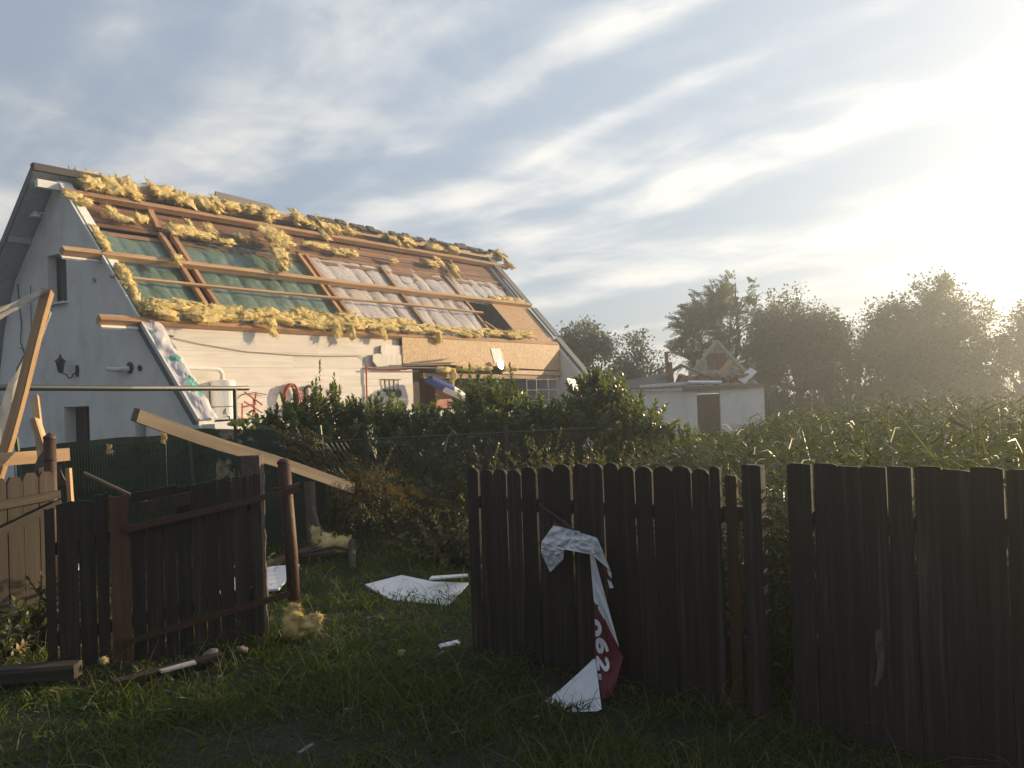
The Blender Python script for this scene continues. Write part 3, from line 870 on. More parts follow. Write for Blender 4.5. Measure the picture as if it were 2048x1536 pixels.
# along the ridge
for s, t, ls, lt in ((.75, 8.55, .30, .33), (1.35, 8.5, .3, .30), (1.9, 8.5, .24, .30), (3.0, 8.68, .42, .22), (3.55, 8.55, .3, .28), (4.25, 8.5, .3, .24), (4.8, 8.52, .22, .26), (5.4, 8.6, .3, .18), (6.1, 8.6, .35, .14), (6.8, 8.55, .3, .16),
                     (8.05, 8.72, .26, .30), (8.6, 8.5, .3, .24), (9.15, 8.5, .28, .24), (9.7, 8.55, .22, .26), (10.3, 8.55, .3, .28), (12.6, 8.5, .25, .18), (13.4, 8.5, .3, .16), (15.0, 8.5, .4, .18), (16.2, 8.5, .4, .16), (19.6, 8.65, .22, .28), (19.9, 8.3, .14, .2)):
    sd += 1
    mb = [(rp(s, t, .12), HL * ls, RS * lt, RN * .16, sd, .36)]
    if random.random() < .6:
        sd += 1; mb.append((rp(s + random.uniform(-.2, .2), t - .28, .12), RS * .15, HL * .1, RN * .08, sd, .45))
    wool(mb)
# torn tufts on the brown boards and the big hanging shreds
for s, t, ls, lt in ((1.2, 7.2, .28, .10), (1.8, 7.35, .22, .16), (.95, 7.5, .15, .2), (2.75, 7.15, .2, .22), (3.1, 7.05, .35, .14), (3.75, 6.95, .4, .13), (4.3, 6.8, .28, .15), (4.0, 7.4, .2, .2), (5.0, 7.25, .12, .2), (5.55, 7.3, .08, .18), (3.4, 7.6, .12, .16),
                     (8.2, 7.35, .5, .12), (9.0, 7.25, .3, .14), (9.7, 7.3, .45, .12), (11.8, 7.25, .25, .1), (14.2, 7.4, .4, .12), (14.6, 7.65, .18, .2), (15.4, 7.4, .15, .16), (8.9, 8.15, .15, .3), (16.6, 5.72, .4, .1), (17.5, 5.75, .5, .12), (18.4, 5.75, .35, .14), (12.2, 6.2, .12, .05)):
    sd += 1; wool([(rp(s, t, .02), HL * ls, RS * lt, RN * .1, sd, .5)])
wool([(rp(6.15, 7.2, .28), HL * .46, RS * .30, RN * .22, 401, .4), (rp(6.1, 6.75, .3), HL * .34, RS * .30, RN * .18, 402, .4), (rp(5.85, 6.25, .28), HL * .22, RS * .36, RN * .14, 403, .4), (rp(5.6, 5.8, .24), HL * .15, RS * .28, RN * .1, 404, .45)])
wool([(rp(2.0, 5.6, .2), HL * .15, RS * .13, RN * .1, 405, .4), (rp(1.92, 5.4, .2), HL * .06, RS * .18, RN * .06, 406, .45)])
wool([(rp(15.2, 7.0, .02) , HL * .1, RS * .3, RN * .08, 407, .5)])
sd = 420
for s in (12.0, 12.5, 13.0, 13.5, 14.6, 15.2):
    sd += 1; wool([(hp(s, KG - .24, 2.98), HL * .26, UP * .08, HG * .1, sd, .5)])
wool([(hp(10.9, KG - .32, 2.92), HL * .3, UP * .08, HG * .1, 430, .4), (hp(11.3, KG - .34, 2.72), UP * .24, HL * .12, HG * .1, 431, .4), (hp(11.25, KG - .34, 2.45), UP * .2, HL * .05, HG * .05, 432, .4)])

# ---------------------------------------------------------------- things fixed to or standing at the house
def arc(c, a, b, r, t0, t1, n):
    return [Vector(c) + Vector(a) * (r * math.cos(t0 + (t1 - t0) * i / n)) + Vector(b) * (r * math.sin(t0 + (t1 - t0) * i / n)) for i in range(n + 1)]

t = thing("wall_lantern", "black carriage lantern on a bracket on the white gable wall", "lantern", hp(-.05, 5.35, 3.0))
MB().prism([(-.05, -.14), (.05, -.14), (.07, 0), (.05, .14), (-.05, .14), (-.07, 0)], hp(-.005, 4.98, 2.98), HG, UP, -HL * .03).build("back_plate", m_black, t)
MB().tube([hp(-.04, 4.98, 2.93)] + arc(hp(-.15, 5.1, 2.9), HL + HG * .4, UP, .1, .0, -3.0, 8) + [hp(-.26, 5.32, 2.95)], .016, 6).build("bracket", m_black, t)
c = hp(-.26, 5.33, 3.0)
MB().lathe(c, [(.03, -.06), (.07, -.03), (.07, 0.0)], 6).build("base", m_black, t)
MB().lathe(c, [(.065, 0.0), (.10, .22)], 6).build("glass", m_glass, t)
cg = MB()
for k in range(6):
    a = k * math.pi / 3 ; e = HL.orthogonal()
    cg.beam(c + Vector((math.cos(a) * .07, math.sin(a) * .07, 0)), c + Vector((math.cos(a) * .108, math.sin(a) * .108, .22)), .014, .014)
cg.build("cage", m_black, t)
MB().lathe(c, [(.155, .22), (.13, .25), (.05, .33), (.03, .34), (.035, .37), (.012, .42)], 6).build("cap", m_black, t)

t = thing("floodlight", "small pale floodlight on the gable wall under the roof peak", "floodlight", hp(-.02, 6.5, 7.2))
MB().tube([hp(0, 6.5, 7.25), hp(-.18, 6.5, 7.22)], .025, 8).build("arm", m_pvc, t)
MB().lathe(hp(-.2, 6.5, 7.28), [(.03, 0), (.08, -.05), (.15, -.14), (.15, -.17)], 12).build("head", m_pvc, t)
t = thing("vent_pipe", "short white pipe stub with a brown flange on the gable wall", "pipe", hp(-.02, 2.7, 2.93))
MB().lathe(hp(-.0, 2.62, 2.95), [(.14, 0), (.14, .03), (.09, .05)], 12, ax=-HL).build("flange", m_rust, t)
MB().tube([hp(-.04, 2.62, 2.93), hp(-.14, 2.66, 2.92), hp(-.18, 2.9, 2.91), hp(-.2, 3.26, 2.95)], [.07, .07, .06, .055], 10).build("pipe", m_pvc, t)
t = tag(MB().lathe(hp(0, 2.20, 2.92), [(.07, 0), (.07, .04), (.03, .06)], 10, ax=-HL).build("wall_vent", m_rust), "small round brown vent cap beside the pipe stub on the gable", "vent")
t = tag(MB().lathe(hp(0, 4.06, 5.22), [(.06, 0), (.05, .05)], 8, ax=-HL).build("wall_hook", m_roofgrey), "tiny grey fixing on the gable wall right of the upper window", "fixing")
t = MB().tube([hp(-.03, 7.9, 5.5), hp(-.03, 7.75, 4.4), hp(-.04, 7.8, 3.9), hp(-.04, 7.6, 3.55), hp(-.05, 8.0, 3.2), hp(-.05, 8.1, 2.9), hp(-.05, 7.7, 2.6), hp(-.04, 7.75, 2.2)], .014, 5).build("loose_cable", m_black)
tag(t, "thin dark cable hanging loosely down the far side of the gable wall", "cable")
t = MB().tube([hp(-.03, 7.2, 5.4), hp(-.03, 7.22, 4.3), hp(-.03, 7.2, 3.6), hp(-.05, 7.9, 3.75)], .010, 5).build("loose_cable", m_black)
tag(t, "thin dark cable running straight down from under the eaves of the gable", "cable")

# rail across the gable
t = thing("pipe_rail", "long dark pipe rail in front of the gable wall", "rail", (-5.1, 16.2, 0))
MB().tube([(-8.6, 10.2, 2.34), (-7.05, 12.2, 2.315), (-6.1, 14.0, 2.285), (-5.1, 16.2, 2.27), (-4.98, 16.5, 2.27)], .045, 8).build("top_rail", m_darkrail, t)
MB().tube([(-5.12, 16.15, 2.26), (-5.13, 16.15, 0)], .04, 8).build("post", m_darkrail, t)
MB().tube([(-7.6, 11.4, 2.30), (-7.6, 11.4, 0)], .04, 8).build("post", m_darkrail, t)

# water heater and its flue
t = thing("water_heater", "white round water heater with a vertical seam on the white back wall", "water heater", hp(1.95, KG - .35, 1.62))
c = hp(1.98, KG - .34, 1.62)
MB().lathe(c, [(.28, 0), (.31, .02), (.315, .30)], 24).build("lower_casing", m_white, t, smooth=False)
MB().lathe(c, [(.30, .305), (.30, .325)], 24).build("seam", m_slate, t)
MB().lathe(c, [(.315, .33), (.315, .93), (.30, .97), (.12, 1.0)], 24).build("tank", m_white, t)
MB().box(c + Vector((.13, -.30, .16)), (.06, .05, .05)).build("dial", m_black, t)
MB().tube([c + UP * .98, c + UP * 1.16, c + UP * 1.25 - HL * .08, c + UP * 1.27 - HL * .2, c + UP * 1.32 - HL * 1.5], .055, 10).build("flue", m_pvc, t)
t = thing("storage_cabinet", "pale wall cabinet between the water heater and the torn roof edge", "cabinet", hp(1.25, KG - .1, 1.6))
MB().prism([(1.0, 1.65), (1.62, 1.65), (1.62, 2.62), (1.0, 2.62)], hp(0, KG - .28, 0), HL, UP, HG * .26).build("carcass", m_wallboard, t)
MB().prism([(1.02, 1.67), (1.60, 1.67), (1.60, 2.60), (1.02, 2.60)], hp(0, KG - .30, 0), HL, UP, HG * .018).build("door", m_wallboard, t)
# cable across the boards
tag(MB().tube([hp(.55, KG - .03, 3.70), hp(1.6, KG - .03, 3.53), hp(2.97, KG - .03, 3.37), hp(4.4, KG - .03, 3.31), hp(5.8, KG - .03, 3.30), hp(7.2, KG - .03, 3.33), hp(7.4, KG - .03, 3.22), hp(7.43, KG - .03, 2.98)], .008, 5).build("wall_cable", m_rust), "thin cable sagging across the white wall boards under the insulation", "cable")
MB().beam(hp(.45, KG - .02, 3.74), hp(.85, KG - .02, 3.70), .03, .03).build("cable_clip", m_black, bpy.data.objects["wall_cable"])
# red crossed frame
t = thing("crossed_frame", "small red frame of crossed bars standing against the white wall", "red frame", hp(3.0, KG - .3, 1.56))
for a, b in (((2.72, 2.05), (3.30, 1.74)), ((2.95, 1.60), (3.12, 2.28)), ((2.74, 2.30), (3.25, 1.95)), ((3.02, 1.6), (3.02, 2.1)), ((2.62, 1.9), (3.05, 1.98))):
    MB().tube([hp(a[0], KG - .22 - random.uniform(0, .08), a[1]), hp(b[0], KG - .22 - random.uniform(0, .08), b[1])], .024, 6).build("bar", m_red, t)
MB().tube([hp(2.66, KG - .2, 1.6), hp(2.68, KG - .2, 2.0)], .022, 6).build("bar", m_red, t)
tag(MB().tube([hp(2.6, KG - .05, 2.1), hp(2.8, KG - .06, 2.24), hp(3.2, KG - .06, 2.28), hp(3.6, KG - .05, 2.22)], .012, 5).build("hose_line", m_black), "thin dark line curving over the red frame on the white wall", "cable")
# coiled hose
t = thing("garden_hose", "orange garden hose coiled on the white wall above the hedge", "hose", hp(4.4, KG - .15, 2.05))
hz = MB(); P = []
for i in range(8 * 14):
    a = 2 * math.pi * i / 14; k = 1 + .07 * math.sin(i * .7) + .05 * math.sin(i * .31)
    P.append(hp(4.40 + .26 * k * math.cos(a), KG - .06 - .13 * (i / 112) - .02 * math.sin(i), 2.08 + .40 * k * math.sin(a)))
hz.tube(P, .020, 6); hz.build("coil", m_orange_hose, t, smooth=True)
MB().tube([hp(4.62, KG - .12, 2.3), hp(4.85, KG - .2, 2.15), hp(4.8, KG - .22, 1.9)], .022, 6).build("loose_end", m_orange_hose, t)
MB().tube([hp(4.4, KG, 2.42), hp(4.4, KG - .2, 2.44)], .02, 6).build("hook", m_rust, t)
t = thing("hose_reel", "dark red ring with a pale handle on the wall right of the hose", "reel", hp(5.05, KG - .1, 2.25))
MB().tube(arc(hp(5.08, KG - .08, 2.28), HL, UP, .15, 0, 2 * math.pi, 18), .045, 6).build("ring", m_rust, t)
MB().tube([hp(5.12, KG - .16, 2.42), hp(5.10, KG - .16, 1.85)], .022, 6).build("handle", m_pvc, t)
t = thing("white_box", "small white box under the dark red ring behind the hedge", "box", hp(4.85, KG - .2, 1.62))
MB().prism([(4.6, 1.65), (5.08, 1.65), (5.08, 1.88), (4.6, 1.88)], hp(0, KG - .34, 0), HL, UP, HG * .2).build("body", m_white, t)
MB().prism([(4.58, 1.885), (5.10, 1.885), (5.10, 1.92), (4.58, 1.92)], hp(0, KG - .36, 0), HL, UP, HG * .24).build("lid", m_white, t)
MB().lathe(hp(5.02, KG - .2, 1.95), [(.12, 0), (.12, .1), (.05, .14)], 10).build("knob", m_rust, t)
# hanging pans
for i, (s, r, ln) in enumerate(((8.22, .05, .30), (8.42, .12, .32), (8.62, .06, .30), (8.84, .13, .34))):
    t = thing("frying_pan", ["short dark utensil, nearest the red conduit in the row of pans", "dark pan with a round bowl, second of the hanging pans from the red conduit",
              "slim dark ladle between the two round hanging pans", "largest dark round pan at the end of the hanging row"][i], "pan", hp(s, KG - .05, 2.2), "pans hanging on the wall")
    zt = 2.60
    MB().tube([hp(s, KG - .05, zt), hp(s, KG - .05, zt - ln)], .016, 6).build("handle", m_black, t)
    MB().lathe(hp(s, KG - .02, zt - ln - r * .8), [(r * .8, 0), (r, .05), (r, .06), (r * .7, .035)], 14, ax=-HG).build("bowl", m_black, t)
tag(MB().tube([hp(8.05, KG - .03, 2.615), hp(9.0, KG - .03, 2.60)], .012, 6).build("hanging_rod", m_rust), "thin rail the pans hang from on the white wall", "rail")
# mirror disc added and aimed to throw a sun glint at the camera
c = hp(14.05, KG - .35, 3.13)
H = (SUN + (Vector((0, 0, EYE)) - c).normalized()).normalized()
t = thing("glint_disc", "small round mirror disc added for a sun glint under the cladding board", "mirror", c)
MB().lathe(c, [(.07, -.09), (.18, -.01), (.185, 0.0)], 20, ax=H).build("disc_back", m_pvc, t)
MB().lathe(c, [(.175, .002), (.175, .006)], 20, ax=H).build("reflector", m_chrome, t)
MB().tube([c - H * .05, hp(14.05, KG - .13, 3.05)], .02, 6).build("arm", m_black, t)
# blue and white object standing at the opening, greenhouse frame and a leaning white panel
t = thing("dinghy", "blue and white rounded hull-like object tilted in the dark opening behind the hedge", "dinghy", hp(10.6, 1.6, 1.6))
A, B = hp(9.75, 1.55, 2.62), hp(11.0, 1.0, 1.95)
ax = (B - A).normalized(); sd_ = ax.cross(UP).normalized(); nn = sd_.cross(ax)
def hull(r0, r1, l0, l1, nose):
    V = []
    def fn(a, b):
        l = l0 + (l1 - l0) * a; rr = r0 + (r1 - r0) * a
        if nose: rr *= max(.02, math.cos(a * math.pi / 2)) ** .55
        th = -math.pi * .5 + math.pi * b
        return A + ax * l + sd_ * (rr * math.sin(th)) + nn * (rr * .55 * math.cos(th) - .1)
    return fn
L_ = (B - A).length
bb = MB().grid(hull(.33, .42, 0, L_ * .52, False), 8, 14)
bb.build("blue_cover", m_blue, t, smooth=True)
MB().grid(hull(.42, .42, L_ * .53, L_ * 1.15, True), 10, 14).build("white_bow", m_white, t, smooth=True)
MB().prism([(-.1, -.05), (.12, -.1), (.16, .06), (.02, .14), (-.08, .08)], A + ax * L_ * .78 + nn * .155, ax, sd_, nn * .012).build("dark_marking", m_darkwood_door, t)
for r in range(4):
    MB().tube([A + ax * (L_ * .02) + sd_ * (-.2 + .13 * r) + nn * .12, A + ax * (L_ * .5) + sd_ * (-.24 + .15 * r) + nn * .16], .012, 5).build("rib", m_slate, t)
t = thing("glazing_frame", "thin white metal frame standing at the right end of the opening", "frame", hp(16.6, 1.7, 1.6))
for s0, g0 in ((15.9, 1.9), (16.35, 1.75), (16.95, 1.6), (17.5, 1.5)):
    MB().tube([hp(s0, g0, 1.56), hp(s0, g0, 2.62)], .014, 6).build("upright", m_frame_metal, t)
for z in (1.75, 2.15, 2.55):
    MB().tube([hp(15.9, 1.9, z), hp(17.5, 1.5, z)], .012, 6).build("crossbar", m_frame_metal, t)
t = MB().prism([(0, 0), (1.45, -.05), (1.45, .95), (.0, 1.12)], hp(16.9, .35, 1.50), HL, (UP * .95 + HG * .3).normalized(), HG * .03).build("leaning_sheet", m_panel)
tag(t, "large white panel leaning by the glazing frame behind the hedge", "panel")

# ---------------------------------------------------------------- damaged shed
t = thing("shed", "low white outbuilding with its roof gone and a brown doorway", "shed", (7, 35.5, 0))
SX0, SX1, SY0, SY1, SH = 4.15, 9.78, 34.0, 38.5, 1.98
def panel(x0, x1, z0, z1, y=SY0, th=.22): return MB().prism([(x0, z0), (x1, z0), (x1, z1), (x0, z1)], (0, y, 0), (1, 0, 0), UP, (0, th, 0))
panel(SX0, 7.16, 0, SH - .02).build("front_wall", m_plaster, t)
panel(8.06, SX1, 0, SH).build("front_wall", m_plaster, t)
panel(7.16, 8.06, 1.78, SH + .05).build("lintel", m_wallboard, t)
MB().prism([(SY0 + .22, 0), (SY1, 0), (SY1, SH), (SY0 + .22, SH)], (SX1, 0, 0), (0, 1, 0), UP, (-.22, 0, 0)).build("side_wall", m_plaster, t)
MB().prism([(SY0 + .22, 0), (SY1, 0), (SY1, SH), (SY0 + .22, SH)], (SX0 + .22, 0, 0), (0, 1, 0), UP, (-.22, 0, 0)).build("side_wall", m_plaster, t)
d = panel(7.18, 8.04, 0.02, 1.76, SY0 + .1, .05).build("door", m_darkwood_door, t)
MB().box((7.98, SY0 + .08, .95), (.03, .05, .12)).build("handle", m_rust, d)
MB().beam((6.6, SY0 - .06, SH - .02), (SX1 + .1, SY0 - .06, SH + .06), .18, .10).build("eaves_beam", m_sheath, t)
MB().beam((SX0 - .1, SY0 - .06, SH + .02), (6.55, SY0 - .06, SH + .02), .18, .07).build("eaves_beam", m_block, t)
MB().beam((SX0, 36.2, SH + .06), (SX1, 36.2, SH + .06), 4.4, .12).build("ceiling", m_slate, t)
# stepped remains of the masonry gable
r = 0; z = SH + .13
while z < 3.8:
    f = (z - SH) / (3.95 - SH); x0, x1 = 6.85 + 1.52 * f, 10.1 - 1.70 * f
    x = x0 + (.18 if r % 2 else 0)
    while x < x1 - .1:
        w = min(.42, x1 - x)
        hole = abs(x + w / 2 - 8.45) < .40 and 2.55 < z < 3.25
        mat = m_brick if hole else m_block
        dy = .16 if hole else random.uniform(-.03, .03)
        if True:
            MB().box((x + w / 2, 36.0 + dy, z + .10), (w - .02, .24, .195)).build("block" if not hole else "brick", mat, t)
        x += .43
    z += .215; r += 1
for xb in (6.95, 10.0):
    MB().lumber((xb, 35.84, SH + .12), (8.45, 35.84, 3.92), .12, .16, up=(0, -1, 0)).build("raking_course", m_block, t)
for x, h, w in ((6.05, .75, .12), (6.35, 1.45, .13), (6.5, 1.0, .2)):
    MB().beam((x, 35.6, SH + .1), (x + random.uniform(-.08, .05), 35.6, SH + .1 + h), w, .1, up=(0, 1, 0)).build("post_stub", m_brick, t)
for i, (p0, p1, w, h, mt, nm, lb) in enumerate((
        ((5.3, 34.5, 2.10), (6.8, 34.9, 2.95), .14, .05, m_pine2, "broken_board", "pale broken board slanting up across the shed's roofless top"),
        ((5.0, 34.3, 2.12), (7.2, 34.4, 2.22), .2, .06, m_block, "broken_board", "grey board lying along the front edge of the shed top"),
        ((6.9, 34.3, 2.25), (8.2, 34.25, 2.20), .12, .08, m_white, "white_bar", "white bar lying above the shed doorway"),
        ((6.7, 34.6, 2.95), (8.0, 34.7, 2.35), .12, .06, m_pine2, "broken_board", "pale board sloping down to the brick heap on the shed"),
        ((8.2, 34.6, 2.5), (8.7, 34.7, 3.05), .18, .05, m_roofwood, "broken_board", "short reddish board tilted in front of the shed gable"),
        ((4.3, 34.6, 2.15), (6.1, 34.7, 2.45), .6, .06, m_slate, "fallen_sheet", "grey sheet lying tilted at the left end of the shed top"),
        ((9.0, 34.4, 2.2), (9.55, 34.5, 2.65), .35, .05, m_panel, "fallen_sheet", "small pale sheet at the right end of the shed top"))):
    tag(MB().beam(p0, p1, w, h, up=(0, -.6, .8)).build(nm, mt), lb, "board" if "board" in nm else ("bar" if "bar" in nm else "sheet"), "debris on the shed")
hb = MB()
for i in range(46):
    x = random.uniform(6.6, 9.4); hb.beam((x, random.uniform(34.3, 35.4), 2.12 + random.uniform(0, .5) * (1 - abs(x - 8.3) / 2)), (x + random.uniform(-.3, .3), random.uniform(34.3, 35.4), 2.2 + random.uniform(0, .35)), random.uniform(.08, .25), random.uniform(.06, .14), jit=.03)
hb.build("rubble_heap", m_brick, kind="stuff")

# ---------------------------------------------------------------- right picket fence
FA, FB = Vector((-.40, 6.79, 0)), Vector((1.33, 5.17, 0))
FD = (FB - FA).normalized(); FN = Vector((FD.y, -FD.x, 0))       # FN faces the camera
if FN.y > 0: FN = -FN
def fp(d, z, n=0.0): return FA + FD * d + FN * n + UP * z
def picket(d, w, h, zb, lean, mat, parent, n=0.0, th=.024, rough=.0, top='round', name="plank"):
    b = zb
    if top == 'round':
        o = [(-w / 2, b), (w / 2, b), (w / 2, h - w * .28), (w * .36, h - w * .09), (w * .12, h), (-w * .12, h), (-w * .36, h - w * .09), (-w / 2, h - w * .28)]
    else:
        o = [(-w / 2, b), (w / 2, b), (w / 2, h - random.uniform(.004, .012)), (w * .3, h - random.uniform(0, .004)), (-w * .3, h), (-w / 2, h - random.uniform(.004, .012))]
    o = [(x + lean * (z - b) + random.uniform(-.004, .004), z) for x, z in o]
    return MB().prism(o, fp(d, 0, n + random.uniform(-.006, .006)), FD, UP, -FN * th).build(name, mat, parent)
rf = thing("picket_fence", "weathered dark plank fence with rounded tops behind the hanging banner", "fence", fp(1.1, 0, 0))
d = .06
nP = 30
for i in range(nP):
    w = .138 + random.uniform(-.022, .020)
    h = 1.395 + .090 * min(1, d / 1.6) + random.uniform(-.022, .016)
    if d > 2.19: break
    if d + w > 2.235: w = 2.245 - d
    picket(d + w / 2 - .02, w, h, random.uniform(-.03, .02), random.uniform(-.010, .010), m_fence, rf)
    d += w + (random.uniform(.006, .012) if i < 9 else random.uniform(.002, .006))
dend = 2.3
for z in (.38, 1.16):
    MB().beam(fp(.0, z, -.07), fp(dend + .05, z + .04, -.07), .05, .085).build("rail", m_fence, rf)
picket(2.275, .07, 1.43, 0, .004, m_redwood, rf, n=-.03, top='flat')
picket(2.425, .115, 1.50, -.05, .010, m_fence, rf, n=.01, th=.06, top='flat', name="post")
rf2 = thing("picket_fence", "dark plank fence beyond the gap at the right, tall weeds above it", "fence", fp(3.4, 0, 0))
d = 2.655
while d < 5.0:
    w = .132 + random.uniform(-.018, .016)
    picket(d + w / 2, w, 1.515 + random.uniform(-.010, .008), random.uniform(-.05, 0), random.uniform(-.010, .010), m_fence, rf2, top='flat')
    d += w + random.uniform(.002, .005)
for z in (.38, 1.16):
    MB().beam(fp(2.64, z + .04, -.07), fp(5.0, z + .10, -.07), .05, .085).build("rail", m_fence, rf2)
scuff = MB().grid(lambda a, b: fp(3.14 + .05 * a * math.sin(.4 + 2.6 * b) - .015 * b, .66 - .30 * b + .012 * math.sin(9 * a), .03 + .02 * math.sin(a * 5 + b * 7)), 6, 10, uvs=(.2, .3))  # thin grey sheet added to stand for a worn patch on the planks
tag(scuff.build("worn_scuff", m_stone, smooth=True), "faint pale worn scrap stuck to the fence at the right", "scuff")

# ---------------------------------------------------------------- banner on the fence
bn = thing("torn_banner", "torn red and white banner twisted over the fence with white numerals", "banner", fp(1.15, 0, .3))
def bp(d, z, n): return fp(d + .80 * n, z + n * .214 * (1.95 - z), n)
def sheet(name, quad, nu, nv, mat, fold, seed, th=.006):
    """a cloth patch between four corners, with folds"""
    a0, a1, b1, b0 = [Vector(q) for q in quad]
    def fn(u, v, k=0):
        p = a0.lerp(a1, u).lerp(b0.lerp(b1, u), v)
        e = min(1, 5 * min(u, 1 - u) + .35)
        w = e * fold * (noise.noise(Vector((u * 2.4, v * 3.2, seed))) + .9 * (.5 - 1.6 * abs(noise.noise(Vector((u * 2.6 + v * 1.6, v * 2.2 - u, seed + 9))))))
        return bp(p.x, p.y, p.z + w + k)
    mb = MB(); mb.grid(fn, nu, nv, uvs=(1, 1)); mb.grid(lambda u, v: fn(1 - u, v, -th), nu, nv)
    return mb.build(name, mat, bn, smooth=False)
sheet("red_corner", [(.915, 1.095, .04), (.93, 1.09, .04), (1.15, .975, .06), (.885, .965, .06)], 6, 8, m_ban_red, .012, 2)
sheet("white_fold", [(.905, 1.03, .08), (1.14, 1.005, .09), (1.02, .865, .13), (.79, .90, .12)], 16, 12, m_ban_white, .04, 4)
sheet("white_fold", [(.79, .905, .11), (1.00, .872, .16), (.985, .80, .14), (.785, .815, .12)], 12, 8, m_ban_white, .045, 6)
sheet("white_fold", [(.785, .825, .12), (.985, .80, .13), (.91, .735, .10), (.86, .695, .09)], 10, 8, m_ban_white, .035, 8)
sheet("white_fold", [(1.10, 1.005, .10), (1.28, .975, .10), (1.255, .855, .10), (1.00, .870, .135)], 12, 10, m_ban_white, .03, 10)
sheet("white_neck", [(1.265, .975, .10), (1.285, .972, .10), (1.385, .765, .07), (1.21, .87, .11)], 10, 14, m_ban_white, .02, 12)
sheet("red_strip", [(1.29, .845, .075), (1.375, .765, .06), (1.395, .68, .055), (1.35, .70, .06)], 6, 6, m_ban_red, .006, 13)
sheet("white_chip", [(1.355, .775, .085), (1.388, .755, .085), (1.39, .715, .085), (1.365, .735, .085)], 3, 3, m_ban_white, .003, 14)
sheet("white_chip", [(1.355, .705, .085), (1.385, .69, .085), (1.405, .655, .085), (1.37, .645, .085)], 3, 3, m_ban_white, .003, 15)
sheet("white_strip", [(1.215, .875, .095), (1.25, .86, .095), (1.43, .265, .10), (1.235, .545, .10)], 10, 24, m_ban_white, .014, 16)
sheet("red_strip", [(1.235, .555, .09), (1.25, .555, .09), (1.46, .20, .10), (1.225, .14, .14)], 10, 16, m_ban_red, .006, 18)
sheet("red_strip", [(1.225, .15, .138), (1.46, .21, .098), (1.36, -.06, .22), (1.275, -.12, .34)], 10, 10, m_ban_red, .005, 20)
sheet("white_tail", [(1.215, .15, .16), (1.232, .15, .16), (1.262, -.18, .46), (.81, -.235, .52)], 12, 16, m_ban_white, .016, 22)
sheet("white_tail", [(.81, -.233, .52), (1.262, -.178, .46), (1.23, -.20, .50), (1.01, -.262, .58)], 12, 6, m_ban_white, .008, 24)
MB().lathe(bp(1.262, .515, .115), [(.010, 0), (.010, .004)], 10, ax=FN).build("eyelet", m_black, bn)
def stroke(path, w, n=5):
    """a heavy rounded pen stroke as a flat ribbon (x right, y up); returns quads"""
    P = []
    for k in range(len(path) - 1):
        for q in range(n): P.append(Vector(path[k]).lerp(Vector(path[k + 1]), q / n))
    P.append(Vector(path[-1]))
    L = []
    for k, p in enumerate(P):
        d = (P[min(k + 1, len(P) - 1)] - P[max(k - 1, 0)]).normalized(); s_ = Vector((-d.y, d.x))
        L.append((p + s_ * w / 2, p - s_ * w / 2))
    return [(L[k][0], L[k][1], L[k + 1][1], L[k + 1][0]) for k in range(len(L) - 1)]
def ell(cx, cy, rx, ry, a0, a1, n=14):
    return [(cx + rx * math.cos(R(a0 + (a1 - a0) * k / n)), cy + ry * math.sin(R(a0 + (a1 - a0) * k / n))) for k in range(n + 1)]
GLYPH = {"0": ([ell(.40, .5, .28, .38, 0, 360)], .27), "6": ([ell(.40, .31, .25, .20, 0, 360), ell(.74, .36, .60, .52, 100, 186)], .24),
         "2": ([ell(.36, .68, .24, .22, 165, -32) + [(.10, .11)], [(.04, .11), (.70, .11)]], .23), ".": ([[(.04, .12), (.30, .12)]], .25)}
def glyph(ch, z0, d0, size=.122, shear=.10):
    """one numeral of the banner, reading downwards with its top to the right, cut at the fold"""
    bm = bmesh.new()
    for path in GLYPH[ch][0]:
        for q in stroke(path, GLYPH[ch][1], 2):
            bm.faces.new([bm.verts.new((d0 + p.y * size * .86 + p.x * size * shear, z0 - p.x * size * 1.18 + p.y * size * .10, 0)) for p in q])
    bmesh.ops.remove_doubles(bm, verts=bm.verts[:], dist=.0004)
    bmesh.ops.bisect_plane(bm, geom=bm.verts[:] + bm.edges[:] + bm.faces[:], plane_co=(1.238, 0, 0), plane_no=(-1, 0, 0), clear_outer=True)
    mb = MB(); bm.verts.ensure_lookup_table(); bm.verts.index_update()
    mb.v = [bp(v.co.x, v.co.y, .124 + max(0, .555 - v.co.y) * .10 + max(0, .15 - v.co.y) * .46) for v in bm.verts]
    for f in bm.faces: mb.face([v.index for v in f.verts])
    bm.free()
    return mb.build("numeral", m_ban_text, bn)
for ch, z0, d0 in (("0", .415, 1.180), ("6", .300, 1.232), ("2", .178, 1.232), (".", .060, 1.245)): glyph(ch, z0, d0)
tag(MB().tube([bp(.78, 1.175, .04), bp(.85, 1.135, .05), bp(.92, 1.098, .06), bp(1.0, 1.06, .07), bp(1.06, 1.025, .08), bp(1.11, .985, .09)], .010, 6).build("wire", m_black), "thin dark wire sticking out over the banner's red corner", "wire")

